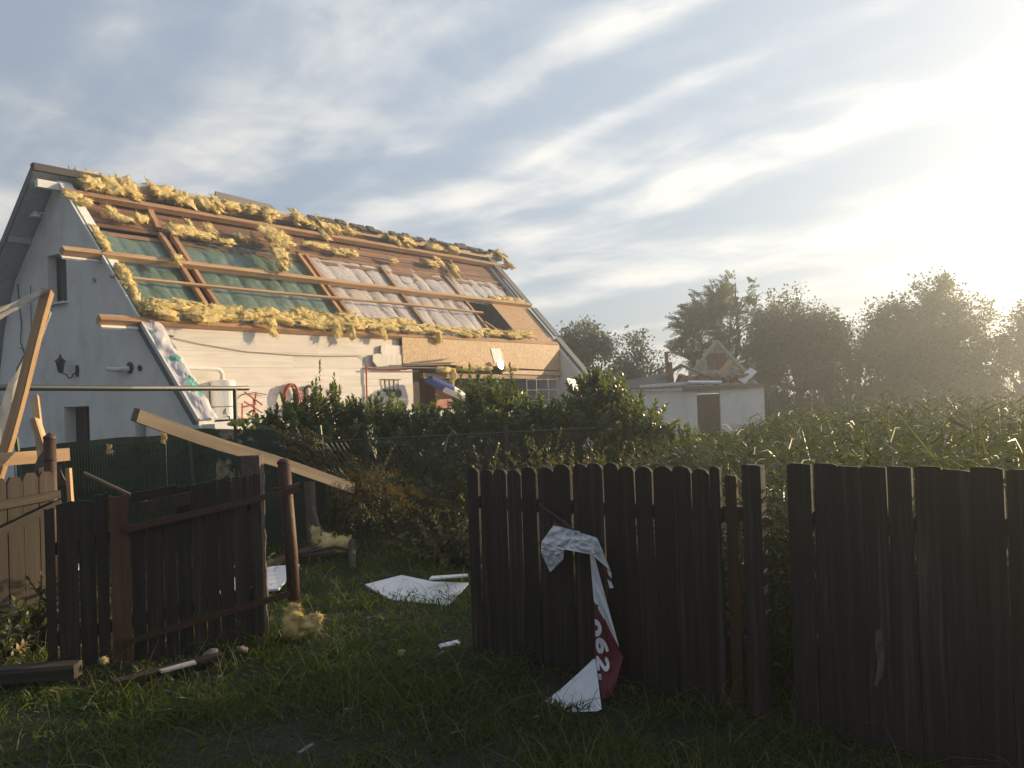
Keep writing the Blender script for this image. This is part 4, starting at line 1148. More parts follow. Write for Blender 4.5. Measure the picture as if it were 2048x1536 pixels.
# ---------------------------------------------------------------- the sagging gate at the left
GA, GB = Vector((-3.48, 6.52, 0)), Vector((-2.11, 7.16, 0))
GD = (GB - GA).normalized(); GN = Vector((GD.y, -GD.x, 0))
if GN.y > 0: GN = -GN
def gp(d, z, n=0.0): return GA + GD * d + GN * n + UP * z
gt = thing("plank_gate", "old dark plank gate sagging off its round steel post", "gate", gp(.8, 0))
def gplank(d0, d1, zt0, zt1, zb, mat=m_gate, n=0.0, th=.026, name="plank", label=None, rough=.012):
    w = d1 - d0 - .008; o = [(d0, zb), (d0 + w, zb - .01)]
    k = 4
    for i in range(k + 1):
        f = 1 - i / k; o.append((d0 + w * f, zt0 + (zt1 - zt0) * f + random.uniform(-rough, rough)))
    return MB().prism(o, gp(0, 0, n + random.uniform(-.007, .007)), GD, UP, -GN * th).build(name, mat, gt, label=label)
for d0, d1, z0, z1, zb, mt in ((-.03, .045, 1.24, 1.22, .03, m_tan_fence), (.05, .195, 1.25, 1.27, -.02, m_gate), (.195, .315, 1.28, 1.27, .0, m_gate), (.315, .405, 1.30, 1.31, .0, m_gate),
                               (.555, .66, 1.06, 1.05, .02, m_gate), (.66, .79, 1.10, 1.07, .0, m_gate), (.79, .89, 1.09, 1.12, -.01, m_gate), (.89, 1.0, 1.32, 1.33, .0, m_gate), (1.0, 1.10, 1.335, 1.34, .0, m_gate),
                               (1.10, 1.205, 1.345, 1.36, .0, m_gate), (1.205, 1.32, 1.365, 1.355, .0, m_gate), (1.32, 1.435, 1.37, 1.375, .0, m_gate), (1.455, 1.545, 1.38, 1.39, .0, m_gate)):
    gplank(d0, d1, z0, z1, zb, mt)
gplank(.41, .555, 1.29, 1.30, -.03, m_redwood, n=.022, label="wide reddish upright of the gate")
MB().prism([(.62, 1.13), (.99, 1.19), (.995, 1.29), (.63, 1.23)], gp(0, 0, .07), GD, UP, -GN * .03).build("broken_board", m_tan_fence, gt)
MB().prism([(.56, 1.22), (.90, 1.27), (.91, 1.345), (.57, 1.30)], gp(0, 0, -.03), GD, UP, -GN * .03).build("broken_board", m_tan_fence, gt)
MB().beam(gp(.50, 1.03, .05), gp(1.84, 1.24, .05), .012, .05).build("hinge_strap", m_rust, gt)
MB().beam(gp(.44, .17, .05), gp(1.74, .39, .05), .012, .05).build("hinge_strap", m_rust, gt)
MB().beam(gp(.02, .25, -.06), gp(1.5, .42, -.06), .05, .09).build("back_rail", m_gate, gt)
MB().beam(gp(.02, .92, -.06), gp(1.5, 1.14, -.06), .05, .09).build("back_rail", m_gate, gt)
PX, PY = -1.93, 7.46
t = thing("gate_post", "round rusty steel gate post with a sunlit right edge", "post", (PX, PY, 0))
MB().tube([(PX + .022, PY, -.1), (PX + .005, PY, .7), (PX - .035, PY, 1.44)], .054, 18).build("tube", m_rust, t, smooth=True)
MB().lathe((PX - .036, PY, 1.44), [(.058, 0), (.058, .02), (.03, .045)], 18).build("cap", m_rust, t)
MB().tube([(PX - .10, PY - .06, 1.225), (PX, PY - .085, 1.235), (PX + .10, PY - .03, 1.26)], .024, 8).build("hinge_pin", m_rust, t)
cp = MB()
V = []
for i in range(17):
    z = -.05 + 1.58 * i / 16
    for kx, ky in ((-1, -1), (0, -1.05), (1, -1), (1.05, 0), (1, 1), (0, 1.05), (-1, 1), (-1.05, 0)):
        q = .016 * noise.noise(Vector((kx * 2, ky * 2, z * 7))) + .01 * noise.noise(Vector((kx * 5, ky * 5, z * 17)))
        V.append((-2.205 + kx * (.078 + q) , 7.36 + ky * (.06 + q), z + (.03 * noise.noise(Vector((kx, ky, 4))) if i == 16 else 0)))
cp.v = [Vector(v) for v in V]
for i in range(16):
    for k in range(8): cp.face((i * 8 + k, i * 8 + (k + 1) % 8, i * 8 + 8 + (k + 1) % 8, i * 8 + 8 + k))
cp.face([128 + k for k in range(8)])
tag(cp.build("concrete_post", m_concrete), "square rough concrete post with a chipped top behind the gate", "post")
# plank that landed across the posts
p0 = Vector((-2.727, 6.300, 1.916)); p1 = Vector((-1.656, 8.900, 1.073))
tag(MB().lumber(p0, p1, .04, .098, up=(0.1, -.15, 1)).build("fallen_plank", m_pine2), "long pale plank lying slantwise across the concrete post into the bush", "plank")

# ---------------------------------------------------------------- the sunlit fence at the far left
LA, LB = Vector((-5.05, 6.55, 0)), Vector((-4.30, 8.22, 0))
LD = (LB - LA).normalized(); LN = Vector((LD.y, -LD.x, 0))
if LN.x < 0: LN = -LN
def lp(d, z, n=0.0): return LA + LD * d + LN * n + UP * z
lf = thing("plank_fence", "sunlit weathered plank fence panel at the left edge", "fence", lp(.9, 0))
LT = (LB - LA).length
d = 0.0; i = 0
while d < LT - .1:
    w = .15 + random.uniform(-.01, .01); h = 1.36 + .05 * d / LT + random.uniform(-.02, .02)
    o = [(d, .22), (d + w - .008, .22), (d + w - .008, h - .05), (d + w * .75, h), (d + w * .2, h + .005), (d, h - .05)]
    MB().prism(o, lp(0, 0, random.uniform(-.004, .004)), LD, UP, -LN * .025).build("plank", m_tan_fence, lf)
    d += w
MB().beam(lp(0, 1.09, .03), lp(LT, 1.18, .03), .04, .075).build("rail", m_tan_fence, lf)
MB().beam(lp(.2, .62, .045), lp(LT, 1.10, .045), .035, .07).build("brace", m_tan_fence, lf)
t = thing("fence_post", "dark round brown post with a pointed cap by the sunlit fence", "post", (-4.40, 8.30, 0))
MB().tube([(-4.40, 8.30, -.1), (-4.40, 8.30, 1.70)], .055, 14).build("shaft", m_rust, t, smooth=True)
MB().lathe((-4.40, 8.30, 1.70), [(.06, 0), (.055, .02), (.0, .06)], 14).build("cap", m_rust, t)
MB().tube(arc((-4.40, 8.30, 1.50), (1, 0, 0), (0, 1, 0), .058, 0, 2 * math.pi, 14), .006, 4).build("wire_tie", m_black, t)
# wreckage behind it
tag(MB().lumber((-5.78, 9.6, .9), (-5.02, 9.55, 3.28), .06, .13, up=(1, -.3, .3)).build("leaning_timber", m_pine), "tall timber leaning to the right with torn plastic at its top", "timber")
b = -5.0
def film(a, b_):
    top = Vector((-5.02, 9.5, 3.30)).lerp(Vector((-6.6, 9.3, 2.70)), a)
    wid = .06 + .26 * a
    return top + Vector((.06 * noise.noise(Vector((a * 5, b_ * 4, 1))), .10 * noise.noise(Vector((a * 6, b_ * 3, 4))), -wid * b_ + .05 * noise.noise(Vector((a * 4, b_, 8)))))
tag(MB().grid(film, 26, 8, uvs=(1.6, .5)).build("torn_plastic", m_plastic, smooth=True), "torn strip of clear plastic blowing left from the leaning timber's top", "plastic sheet")
def film2(a, b_):
    c = Vector((-5.05, 9.62, 3.05)).lerp(Vector((-5.75, 9.64, 1.45)), a)
    wid = .04 + .10 * math.sin(math.pi * min(1, a * 1.1)) + .05 * noise.noise(Vector((a * 7, 0, 3)))
    return c + Vector((-wid * b_, .05 * math.sin(b_ * 5 + a * 9), .08 * b_ * noise.noise(Vector((a * 5, b_ * 3, 2)))))
tag(MB().grid(film2, 30, 6, uvs=(2, .3)).build("torn_plastic", m_plastic, smooth=True), "clear plastic clinging along the left side of the leaning timber", "plastic sheet")
tag(MB().lumber((-5.5, 8.05, 1.50), (-4.70, 9.2, 1.50), .05, .13).build("crosspiece", m_pine), "sunlit yellow timber lying level behind the left fence", "timber")
tag(MB().beam((-5.02, 9.2, 2.12), (-4.62, 8.6, 1.30), .05, .07, up=(1, 0, 0)).build("broken_stake", m_pine), "thin split stake leaning against the yellow timber", "stake")
tag(MB().beam((-4.86, 8.9, 1.88), (-4.62, 8.75, 1.35), .06, .10, up=(0, -1, 0)).build("broken_stake", m_pine), "short thick sunlit stake standing beside the dark round post", "stake")
tag(MB().beam((-4.33, 8.5, 1.40), (-4.31, 8.5, .9), .04, .05, up=(0, -1, 0)).build("broken_stake", m_pine), "narrow upright stake just right of the dark round post", "stake")
tag(MB().tube([(-4.38, 8.9, 1.32), (-3.78, 9.0, .98)], .024, 7).build("broken_pole", m_pine2), "thin pole slanting down in front of the green mesh fence", "pole")
bb = MB()
for i in range(9):
    a = i / 8; bb.v.append(Vector((-4.78 + .34 * a, 8.62, 1.30 + .28 * math.sin(math.pi * a)))); bb.v.append(Vector((-4.78 + .34 * a, 8.7, 1.22)))
for i in range(8): bb.face((2 * i, 2 * i + 1, 2 * i + 3, 2 * i + 2))
tag(bb.build("mossy_stone", m_stone), "grey rounded stone top behind the left fence planks", "stone")

# ---------------------------------------------------------------- green mesh fence and chain-link fence
t = thing("mesh_fence", "green wire mesh fence lined with dark shade netting before the gable", "fence", (-5, 11.5, 0))
def gf(a): return Vector((-6.4 + 3.75 * a, 11.2 + .9 * a, 0))
def netfn(a, b_):
    p = gf(a); zt = 1.50 + .10 * math.sin(math.pi * a) + .03 * noise.noise(Vector((a * 6, 0, 2)))
    return p + Vector((0, .05 * noise.noise(Vector((a * 8, b_ * 3, 5))) + .05, .02 + (zt - .02) * b_))
MB().grid(lambda a, b: netfn(a * .47, b), 20, 10, uvs=(2, 1.5)).build("shade_net", m_net_pale, t, smooth=True)
MB().grid(lambda a, b: netfn(.47 + a * .53, b) + Vector((0, .03, .05 * b)), 20, 10, uvs=(2, 1.5)).build("shade_net", m_net, t, smooth=True)
for a in (.02, .555, 1.0):
    p = gf(a); MB().tube([p + Vector((.12, -.05, 0)), p + Vector((-.02, -.05, 1.64))], .028, 8).build("post", m_green_post, t)
wm = MB()
for i in range(70):
    a = .01 + .62 * i / 70; p = gf(a) + Vector((0, -.03, 0)); zt = 1.45 + .08 * math.sin(math.pi * a)
    wm.tube([p + UP * .02, p + Vector((-.02, 0, zt))], .007, 3, cap=False)
for j in range(15):
    z = .08 + j * .1; wm.tube([gf(.01) + Vector((0, -.035, z)), gf(.63) + Vector((0, -.035, z + .04))], .005, 3, cap=False)
wm.build("wire_mesh", m_green_post, t, kind="stuff")
t = thing("chain_link_fence", "dark chain-link fence hung below the laurel hedge", "fence", (-.9, 13.2, 0))
c0, c1 = Vector((-2.6, 12.1, 0)), Vector((1.9, 13.9, 0))
cl = MB(); n = 74
for i in range(-12, n):
    for sgn in (1, -1):
        a0 = i / n; a1 = a0 + sgn * .168
        pa, pb = c0.lerp(c1, a0 if sgn > 0 else a0 + .168), c0.lerp(c1, a1 if sgn > 0 else a0)
        q0, q1 = pa + UP * .03, pb + UP * 1.40
        # clip to the run
        cl.tube([q0, q1], .0045, 3, cap=False) if 0 <= i and a0 + .168 <= 1 else None
cl.build("wire_mesh", m_darkrail, t, kind="stuff")
MB().tube([c0 + UP * 1.41, c1 + UP * 1.41], .012, 5).build("top_wire", m_darkrail, t)
for a in (.115, .55, .98):
    p = c0.lerp(c1, a); MB().tube([p, p + UP * 1.52], .045, 8).build("post", m_darkrail, t)

# ---------------------------------------------------------------- litter on the grass
def slab(name, pts, z, th, mat, lb, cat, grp=None):
    mb = MB(); n = len(pts)
    mb.v = [Vector((x, y, zz)) for x, y, zz in [(*p[:2], z + (p[2] if len(p) > 2 else 0)) for p in pts]] + [Vector((p[0], p[1], z + (p[2] if len(p) > 2 else 0) - th)) for p in pts]
    mb.face(range(n)); mb.face([n + i for i in reversed(range(n))])
    for i in range(n): mb.face((i, n + i, n + (i + 1) % n, (i + 1) % n))
    return tag(mb.build(name, mat), lb, cat, grp)
slab("white_sheet", [(-1.56, 8.90, .02), (-1.25, 8.50, -.05), (-.66, 8.15, -.04), (-.50, 8.66, .05), (-.86, 8.86, .03), (-1.22, 9.15, .05)], .075, .02, m_panel, "large broken white panel lying in the grass between gate and fence", "panel")
slab("white_sheet", [(-.88, 8.62, 0), (-.5, 8.72, 0), (-.52, 8.80, 0), (-.87, 8.75, 0)], .185, .015, m_panel, "narrow white strip on top of the big panel in the grass", "panel")
slab("white_sheet", [(-2.95, 8.55, 0), (-2.36, 8.62, .02), (-2.36, 9.45, .10), (-2.66, 9.50, .08), (-2.95, 9.25, .06)], .12, .02, m_panel, "white panel lying behind the gate, seen beside the round post", "panel")
slab("white_sheet", [(-5.9, 9.2, 0), (-4.9, 9.05, 0), (-4.75, 9.6, .1), (-5.6, 9.9, .3)], .16, .02, m_panel, "white panel lying under the left fence", "panel")
slab("slate_piece", [(-2.55, 6.22, 0), (-2.36, 6.38, .01), (-2.39, 6.42, .02), (-2.58, 6.25, .01)], .085, .012, m_block, "small pale slate lying on a grey board before the gate", "slate")
tag(MB().beam((-2.85, 6.12, .05), (-2.25, 6.62, .08), .10, .03).build("short_board", m_fence), "grey weathered board half buried in grass before the gate", "board")
tag(MB().beam((-4.6, 6.22, .07), (-3.18, 6.30, .10), .14, .10).build("old_sleeper", m_fence), "dark squared timber lying in the grass at the left edge", "timber")
def rock(name, c, r, seed, mat, lb, sq=.7):
    V = []
    for p in ICO_V[::1]:
        q = Vector(p) * 1.3 + Vector((seed, seed * 2, 0)); k = 1 + .55 * noise.noise(q) + .25 * noise.noise(q * 2.3)
        V.append((c[0] + p[0] * r * k, c[1] + p[1] * r * k, c[2] + p[2] * r * sq * k))
    return tag(MB().arr(V, ICO_F).build(name, mat, smooth=True), lb, "stone")
rock("stone", (-2.34, 6.64, .07), .062, 3, m_stone, "brownish stone in the grass before the gate's middle")
rock("stone", (-2.14, 6.72, .08), .045, 5, m_stone, "smallest stone in the grass right of the brownish one")
def tuft(name, parts, lb):
    HAIR[:] = [.0010, 8.0] if parts[0][0].y < 9 else [.003, 2.0]
    mb = MB()
    for p in parts:
        c, ex, ey, en, q = p[:5]
        lump(mb, c, ex * .8, ey * .8, en * .8, q, .6)
        for k in range(2): rag(mb, c + en * random.uniform(-.3, .5), ex * random.uniform(.8, 1.2), en * random.uniform(.7, 1.1), (ey + ex * random.uniform(-.8, .8)).normalized(), q + k * .41, hairs=.8, th=min(.03, ex.length * .3))
    return tag(mb.build(name, m_wool, smooth=True), lb, "insulation")
X, Y, Z = Vector((1, 0, 0)), Vector((0, 1, 0)), UP
tuft("insulation_tuft", [(Vector((-1.86, 7.18, .15)), X * .065, Y * .06, Z * .11, 501, .45), (Vector((-1.84, 7.16, .24)), X * .045, Y * .045, Z * .055, 502, .45), (Vector((-1.72, 7.16, .14)), X * .07, Y * .06, Z * .06, 503, .45), (Vector((-1.66, 7.14, .18)), X * .035, Y * .035, Z * .055, 504, .45)], "fluffy yellow insulation tuft at the foot of the round post")
tuft("insulation_tuft", [(Vector((-2.42, 11.0, .18)), X * .12, Y * .1, Z * .1, 511, .5), (Vector((-2.2, 11.0, .15)), X * .1, Y * .08, Z * .1, 512, .5), (Vector((-2.5, 10.9, .26)), X * .05, Y * .05, Z * .1, 513, .5)], "pale yellow insulation tuft among the branches behind the post")
tuft("insulation_tuft", [(Vector((-3.05, 6.42, .13)), X * .018, Y * .018, Z * .02, 521, .5)], "tiny yellow tuft before the wide reddish gate upright")
tuft("insulation_tuft", [(Vector((-.9, 6.6, .05)), X * .015, Y * .012, Z * .018, 523, .5)], "tiny yellow tuft in the dark grass left of the plank fence")
tuft("insulation_tuft", [(Vector((-5.2, 11.25, 1.42)), X * .025, Y * .02, Z * .05, 531, .5)], "small yellow tuft caught in the green mesh below the doorway")
tuft("insulation_tuft", [(Vector((-4.52, 11.3, 1.60)), X * .03, Y * .025, Z * .03, 533, .5), (Vector((-4.53, 11.3, 1.53)), X * .015, Y * .02, Z * .035, 534, .5)], "small yellow tuft on top of the green mesh fence")
tag(MB().beam((-2.98, 9.75, .10), (-2.55, 10.85, .16), .16, .03).build("short_board", m_redwood), "reddish board lying behind the gate beside the round post", "board")
tag(MB().beam((-2.9, 10.5, .10), (-2.2, 10.55, .14), .12, .03).build("short_board", m_redwood), "reddish board lying crosswise behind the round post", "board")
tag(MB().tube([(-2.05, 10.9, .2), (-1.95, 10.3, .12), (-1.86, 9.9, .05)], [.05, .045, .035], 8).build("branch", m_bark), "thick pale broken branch lying in the grass behind the post", "branch")
tag(MB().tube([(-2.62, 11.3, .62), (-2.35, 10.8, .05)], .025, 6).build("broken_stick", m_pine2), "thin stick leaning beside the pale upright board", "stick")
tag(MB().beam((-2.68, 11.5, 0), (-2.70, 11.5, .92), .14, .03, up=(0, 1, 0)).build("upright_board", m_pine2), "pale upright board standing behind the round post", "board")
tag(MB().tube([(-2.7, 10.4, .15), (-2.2, 10.6, .2), (-1.75, 10.5, .1)], .02, 6).build("twig", m_bark), "thin twig lying across the grass behind the post", "twig")
tag(MB().tube([(-.93, 11.6, 1.25), (-.88, 11.6, 1.42), (-.80, 11.6, 1.52), (-.76, 11.6, 1.46)], .014, 6).build("bent_stick", m_pine2), "small bent pale stick caught in the bramble", "stick")
slab("slate_piece", [(-.62, 6.75, 0), (-.47, 6.82, .01), (-.5, 6.87, .02), (-.64, 6.80, .01)], .04, .012, m_panel, "pale chip in the dark grass at the plank fence's left foot", "slate")

db = MB()
for i in range(130):
    y = random.uniform(4.6, 12.5); x = random.uniform(-.62, .05) * y
    if random.random() < .5: x = -2.0 + random.gauss(0, .9); y = random.uniform(5.8, 11.5)
    if fp(0, 0).y + (x - FA.x) * FD.y / FD.x < y and x > -.4: continue
    c = Vector((x, y, gz(x, y) + random.uniform(.02, .07))); a = random.uniform(0, 6.28); L = random.choice((.012, .02, .03, .055))
    dv = Vector((math.cos(a), math.sin(a), random.uniform(-.2, .3))) * L
    db.beam(c - dv, c + dv, random.uniform(.006, .022), random.uniform(.004, .01), jit=.003, mi=i % 3)
db.build("splinter_litter", [m_pine2, m_slate, m_tan_fence], kind="stuff")

# ---------------------------------------------------------------- shrubs
def shoots(base, tips, n_leaf, ln, wd, mat, root, name="foliage", curl=.25, upness=.55, smooth=0.0):
    """leafy shoots from inner points to tips; leaves alternate round each shoot"""
    P, D, U, Ls, Ws, Rn = [], [], [], [], [], []
    for a, b in zip(base, tips):
        ax = b - a; L = np.linalg.norm(ax); ax = ax / L
        e1 = np.cross(ax, rng.normal(size=3)); e1 /= np.linalg.norm(e1); e2 = np.cross(ax, e1)
        k = max(3, int(n_leaf * (.7 + .6 * rng.random())))
        tone = rng.normal(.45, .18)
        for j in range(k):
            f = (j + .3 + .5 * rng.random()) / k
            th = j * 2.4 + rng.normal() * .4
            r = e1 * math.cos(th) + e2 * math.sin(th)
            dd = r * (1 - upness * (.5 + .5 * f)) + ax * (upness + .6 * f * f) + rng.normal(size=3) * .12
            P.append(a + ax * L * f); D.append(dd); U.append(ax - r * .2 + np.array([0, 0, .25]))
            sz = (1.05 - .45 * f * f) * (.75 + .5 * rng.random())
            Ls.append(ln * sz); Ws.append(wd * sz); Rn.append(min(1, max(0, tone + .25 * f + rng.normal() * .12)))
    V, F = leaf_mesh(P, D, U, np.array(Ls), np.array(Ws), droop=curl)
    return np_mesh(name, V, F, mat, root, rnd=np.repeat(Rn, 6))
def shrub(name, label, cat, x, y, zt, rx, ry, n, n_leaf, ln, wd, mat, group=None, z0=.25, shoot=.5, up=.75, stem=True, stemmat=None):
    root = thing(name, label, cat, (x, y, 0), group)
    base, tips = [], []
    for _ in range(n):
        while True:
            p = rng.uniform(-1, 1, 3)
            if p @ p < 1: break
        p = p / max(1e-3, np.linalg.norm(p)) ** .35
        q = np.array([x + p[0] * rx, y + p[1] * ry, z0 + (zt - z0 - shoot * .5) * (.5 + .5 * p[2])])
        out = np.array([p[0] * .7, p[1] * .7, up + .5 * p[2]]) + rng.normal(size=3) * .22
        out /= np.linalg.norm(out); L = shoot * rng.uniform(.6, 1.25)
        base.append(q - out * L * .4); tips.append(q + out * L * .6)
    shoots(base, tips, n_leaf, ln, wd, mat, root)
    mb = MB()
    for i in range(0, n, max(1, n // 26)):
        a = np.array([x + rng.normal() * .08, y + rng.normal() * .08, 0]); m = a * .5 + base[i] * .5 + np.array([0, 0, .15])
        mb.tube([a, m, base[i], tips[i]], [.02, .014, .009, .004], 5)
    mb.build("stem", stemmat or m_stem, root)
    return root
GH = "laurel shrubs of the hedge"
for (x, y, zt, rx, ry, n, lb) in (
        (-3.55, 14.3, 2.12, .55, .45, 100, "laurel shrub at the hedge's left end, below the coiled hose"),
        (-3.05, 14.5, 2.28, .50, .5, 110, "laurel shrub with the tall pale-tipped shoot, in front of the white box"),
        (-2.35, 14.5, 2.14, .66, .5, 140, "laurel shrub below the row of hanging pans"),
        (-1.50, 14.4, 1.96, .66, .5, 140, "laurel shrub in front of the blue and white hull-like object"),
        (-.38, 14.4, 2.36, .66, .6, 200, "tall bushy laurel under the glinting mirror disc in the hedge's middle"),
        (.45, 14.6, 2.06, .55, .5, 110, "low laurel shrub before the glazing frame"),
        (1.40, 14.3, 2.38, .62, .6, 190, "tall laurel in front of the far end of the farmhouse"),
        (2.05, 14.4, 1.95, .60, .5, 140, "laurel shrub left of the shed's blank white wall"),
        (2.75, 14.5, 1.35, .50, .5, 90, "low rounded laurel in front of the shed doorway")):
    shrub("laurel_shrub", lb, "shrub", x, y, zt, rx, ry, int(n * 1.7), 24, .15, .060, m_laurel, GH, z0=.15, shoot=.42, up=.55)
# the extra upright leaders that break the hedge's outline
root = bpy.data.objects["laurel_shrub.001"]
for x, z0, z1 in ((-3.18, 2.0, 2.62), (-3.25, 1.9, 2.35), (-2.95, 2.0, 2.4)):
    shoots([np.array([x, 14.4, z0])], [np.array([x + .03, 14.4, z1])], 26, .11, .04, m_laurel, root, "leading_shoot", upness=.7)
root = bpy.data.objects["laurel_shrub.004"]
for x, z0, z1 in ((-.85, 2.0, 2.42), (-.70, 2.1, 2.50), (.02, 2.0, 2.45)):
    shoots([np.array([x, 14.3, z0])], [np.array([x + rng.normal() * .06, 14.3, z1])], 26, .11, .04, m_laurel, root, "leading_shoot", upness=.7)
for nm, x, y, zt, rx, ry, n, lb in (("bramble", -.55, 12.3, 1.30, .75, .5, 120, "tangled dark bramble left of the plank fence's first plank"),
        ("bramble", .55, 12.0, 1.42, .8, .5, 130, "dark bramble rising behind the plank fence's left half"),
        ("bramble", 1.6, 11.8, 1.35, .8, .5, 120, "bramble behind the middle of the plank fence"),
        ("bramble", -.75, 10.2, .75, .45, .4, 60, "low leafy bramble at the grass edge by the plank fence"),
        ("bramble", -2.75, 13.0, 1.15, .6, .4, 80, "dark bramble under the slanting plank's lower end"),
        ("bramble", -3.8, 12.9, 1.0, .6, .4, 70, "dark scrub behind the netting's right end")):
    shrub(nm, lb, "bramble", x, y, zt, rx, ry, n, 14, .085, .05, m_bramble, "brambles before the hedge", z0=.05, shoot=.7, up=.35)
shrub("grape_vine", "vine with broad pale leaves climbing at the end of the pipe rail", "vine", -4.35, 14.6, 1.85, .62, .35, 34, 9, .19, .17, m_vine, z0=1.0, shoot=.6, up=.2)
# fallen cypress: flat sprays hanging outwards
root = thing("fallen_cypress", "brownish green cypress bush slumped at the edge of the grass", "cypress", (-1.75, 11.7, 0))
P, D, U, Rn, Ls = [], [], [], [], []
def spray(a, b, n, ln, tone):
    ax = b - a; L = np.linalg.norm(ax); ax = ax / L; s = np.cross(ax, rng.normal(size=3)); s /= np.linalg.norm(s); u = np.cross(s, ax)
    for j in range(n):
        f = (j + rng.random()) / n; sg = 1 if j % 2 else -1
        dd = ax * .8 + s * sg * .7 + rng.normal(size=3) * .2
        P.append(a + ax * L * f - np.array([0, 0, .25 * L * f * f])); D.append(dd); U.append(u); Ls.append(ln * (1.1 - .6 * f)); Rn.append(min(1, max(0, tone + rng.normal() * .15)))
for _ in range(330):
    p = rng.normal(size=3); p /= np.linalg.norm(p); p[2] = abs(p[2]) * 1.0
    c = np.array([-1.78, 11.7, .12]); q = c + p * np.array([.85, .6, .85]) * rng.uniform(.65, 1)
    spray(q, q + (p * .5 + np.array([.15, -.25, -.1])) * rng.uniform(.25, .5), 16, .085, .35 + .3 * rng.random())
for _ in range(90):
    t_ = rng.random(); q = np.array([-2.9, 12.0, 1.35]) * (1 - t_) + np.array([-1.9, 11.8, .7]) * t_ + rng.normal(size=3) * np.array([.12, .12, .12])
    spray(q, q + np.array([-.25, -.1, .28]) * rng.uniform(.5, 1.2) + rng.normal(size=3) * .1, 16, .085, .5 + .3 * rng.random())
for _ in range(110):
    p = rng.normal(size=3); q = np.array([-1.62, 9.25, 1.02]) + p * np.array([.17, .14, .13])
    spray(q, q + np.array([.1, -.15, .05]) + rng.normal(size=3) * .16, 14, .075, .4 + .3 * rng.random())
V, F = leaf_mesh(P, D, U, np.array(Ls), np.array(Ls) * .28, droop=.1)
np_mesh("foliage", V, F, m_conifer, root, rnd=np.repeat(Rn, 6))
mb = MB()
mb.tube([(-1.5, 11.9, 0), (-1.8, 11.8, .5), (-2.4, 11.9, 1.0), (-2.95, 12.0, 1.45)], [.06, .05, .03, .01], 7)
mb.tube([(-1.7, 11.8, .3), (-1.3, 11.5, .7)], [.03, .008], 6)
mb.tube([(-1.8, 11.8, .5), (-1.75, 10.6, .95), (-1.62, 9.1, 1.0)], [.04, .025, .008], 6)
mb.build("stem", m_bark, root)

# ---------------------------------------------------------------- trees
def tree(label, x, y, blobs, trunk_h, trunk_r, n_clump, n_leaf, leaf, group="trees behind the shed", windy=0.0, forks=1):
    root = thing("tree", label, "tree", (x, y, 0), group)
    blobs = [(np.array(c, float), np.array(r, float)) for c, r in blobs]
    wts = np.array([r[0] * r[2] for c, r in blobs]); wts /= wts.sum()
    cl = []
    while len(cl) < n_clump:
        c, r = blobs[rng.choice(len(blobs), p=wts)]
        p = rng.normal(size=3); p /= np.linalg.norm(p); p *= rng.random() ** .38
        q = c + p * r
        nz = noise.noise(Vector(q * .75) + Vector((x, 0, 0))) + .5 * noise.noise(Vector(q * 1.9))
        if nz < (-.16 if windy else -.06): continue
        q = c + p * r * (1 + .28 * nz)
        cl.append((q, p))
    P, D, U, Rn, Ls = [], [], [], [], []
    for q, p in cl:
        tone = rng.normal(.45, .2); sz = rng.uniform(.14, .30)
        if windy:
            # long leafy fronds bent by the wind
            ax = np.array([-windy * .7, 0, .12]) + p * .8 + rng.normal(size=3) * .5; ax /= np.linalg.norm(ax)
            L = rng.uniform(.45, 1.0); s = np.cross(ax, rng.normal(size=3)); s /= np.linalg.norm(s)
            for j in range(n_leaf):
                f = (j + .5) / n_leaf; sg = 1 if j % 2 else -1
                P.append(q + ax * L * (f - .3) - np.array([0, 0, .22 * L * f * f])); D.append(ax * .6 + s * sg * .8 + rng.normal(size=3) * .2); U.append(np.cross(s, ax)); Ls.append(leaf * (1.1 - .5 * f)); Rn.append(tone + rng.normal() * .1)
        else:
            o = rng.normal(size=(n_leaf, 3)) * sz
            for j in range(n_leaf):
                P.append(q + o[j]); D.append(p * .4 + o[j] * 1.5 + rng.normal(size=3) * .5 + np.array([0, 0, -.15])); U.append(rng.normal(size=3) * .6 + np.array([0, 0, 1])); Ls.append(leaf * rng.uniform(.6, 1.3)); Rn.append(tone + rng.normal() * .12)
    V, F = leaf_mesh(P, D, U, np.array(Ls), np.array(Ls) * (.34 if windy else .6), droop=.2)
    np_mesh("crown", V, F, m_tree, root, rnd=np.repeat(np.clip(Rn, 0, 1), 6))
    mb = MB()
    fork = np.array([x, y, trunk_h])
    for k in range(forks):
        o = np.array([rng.normal() * .35, rng.normal() * .2, 0]) if forks > 1 else np.zeros(3)
        mb.tube([np.array([x, y, -.1]) + o, np.array([x, y, trunk_h * .5]) + o * .8 + rng.normal(size=3) * .06, fork + o * 1.3], [trunk_r * 1.25, trunk_r * .9, trunk_r * .75], 9)
    for c, r in blobs:
        m = fork * .5 + c * .5 + rng.normal(size=3) * .15
        mb.tube([fork - np.array([0, 0, .2]), m, c, c + np.array([rng.normal() * .2, 0, r[2] * .7])], [trunk_r * .6, trunk_r * .42, trunk_r * .22, .02], 7)
        for _ in range(9):
            p = rng.normal(size=3); p /= np.linalg.norm(p); p[2] = abs(p[2]) * .7 - .1
            mb.tube([c * .6 + m * .4, c + p * r * .5, c + p * r * .92], [trunk_r * .2, .035, .01], 5)
    mb.build("trunk", m_bark, root)
    return root
tree("small round tree seen just right of the farmhouse's far gable", 4.1, 45, [((3.9, 45, 4.2), (1.35, 1.3, 1.35)), ((2.5, 45, 3.6), (1.0, 1, 1.2)), ((4.6, 45, 3.0), (1.3, 1, 1.1)), ((3.2, 45, 2.4), (1.3, 1, 1.2))], 2.0, .16, 240, 60, .15)
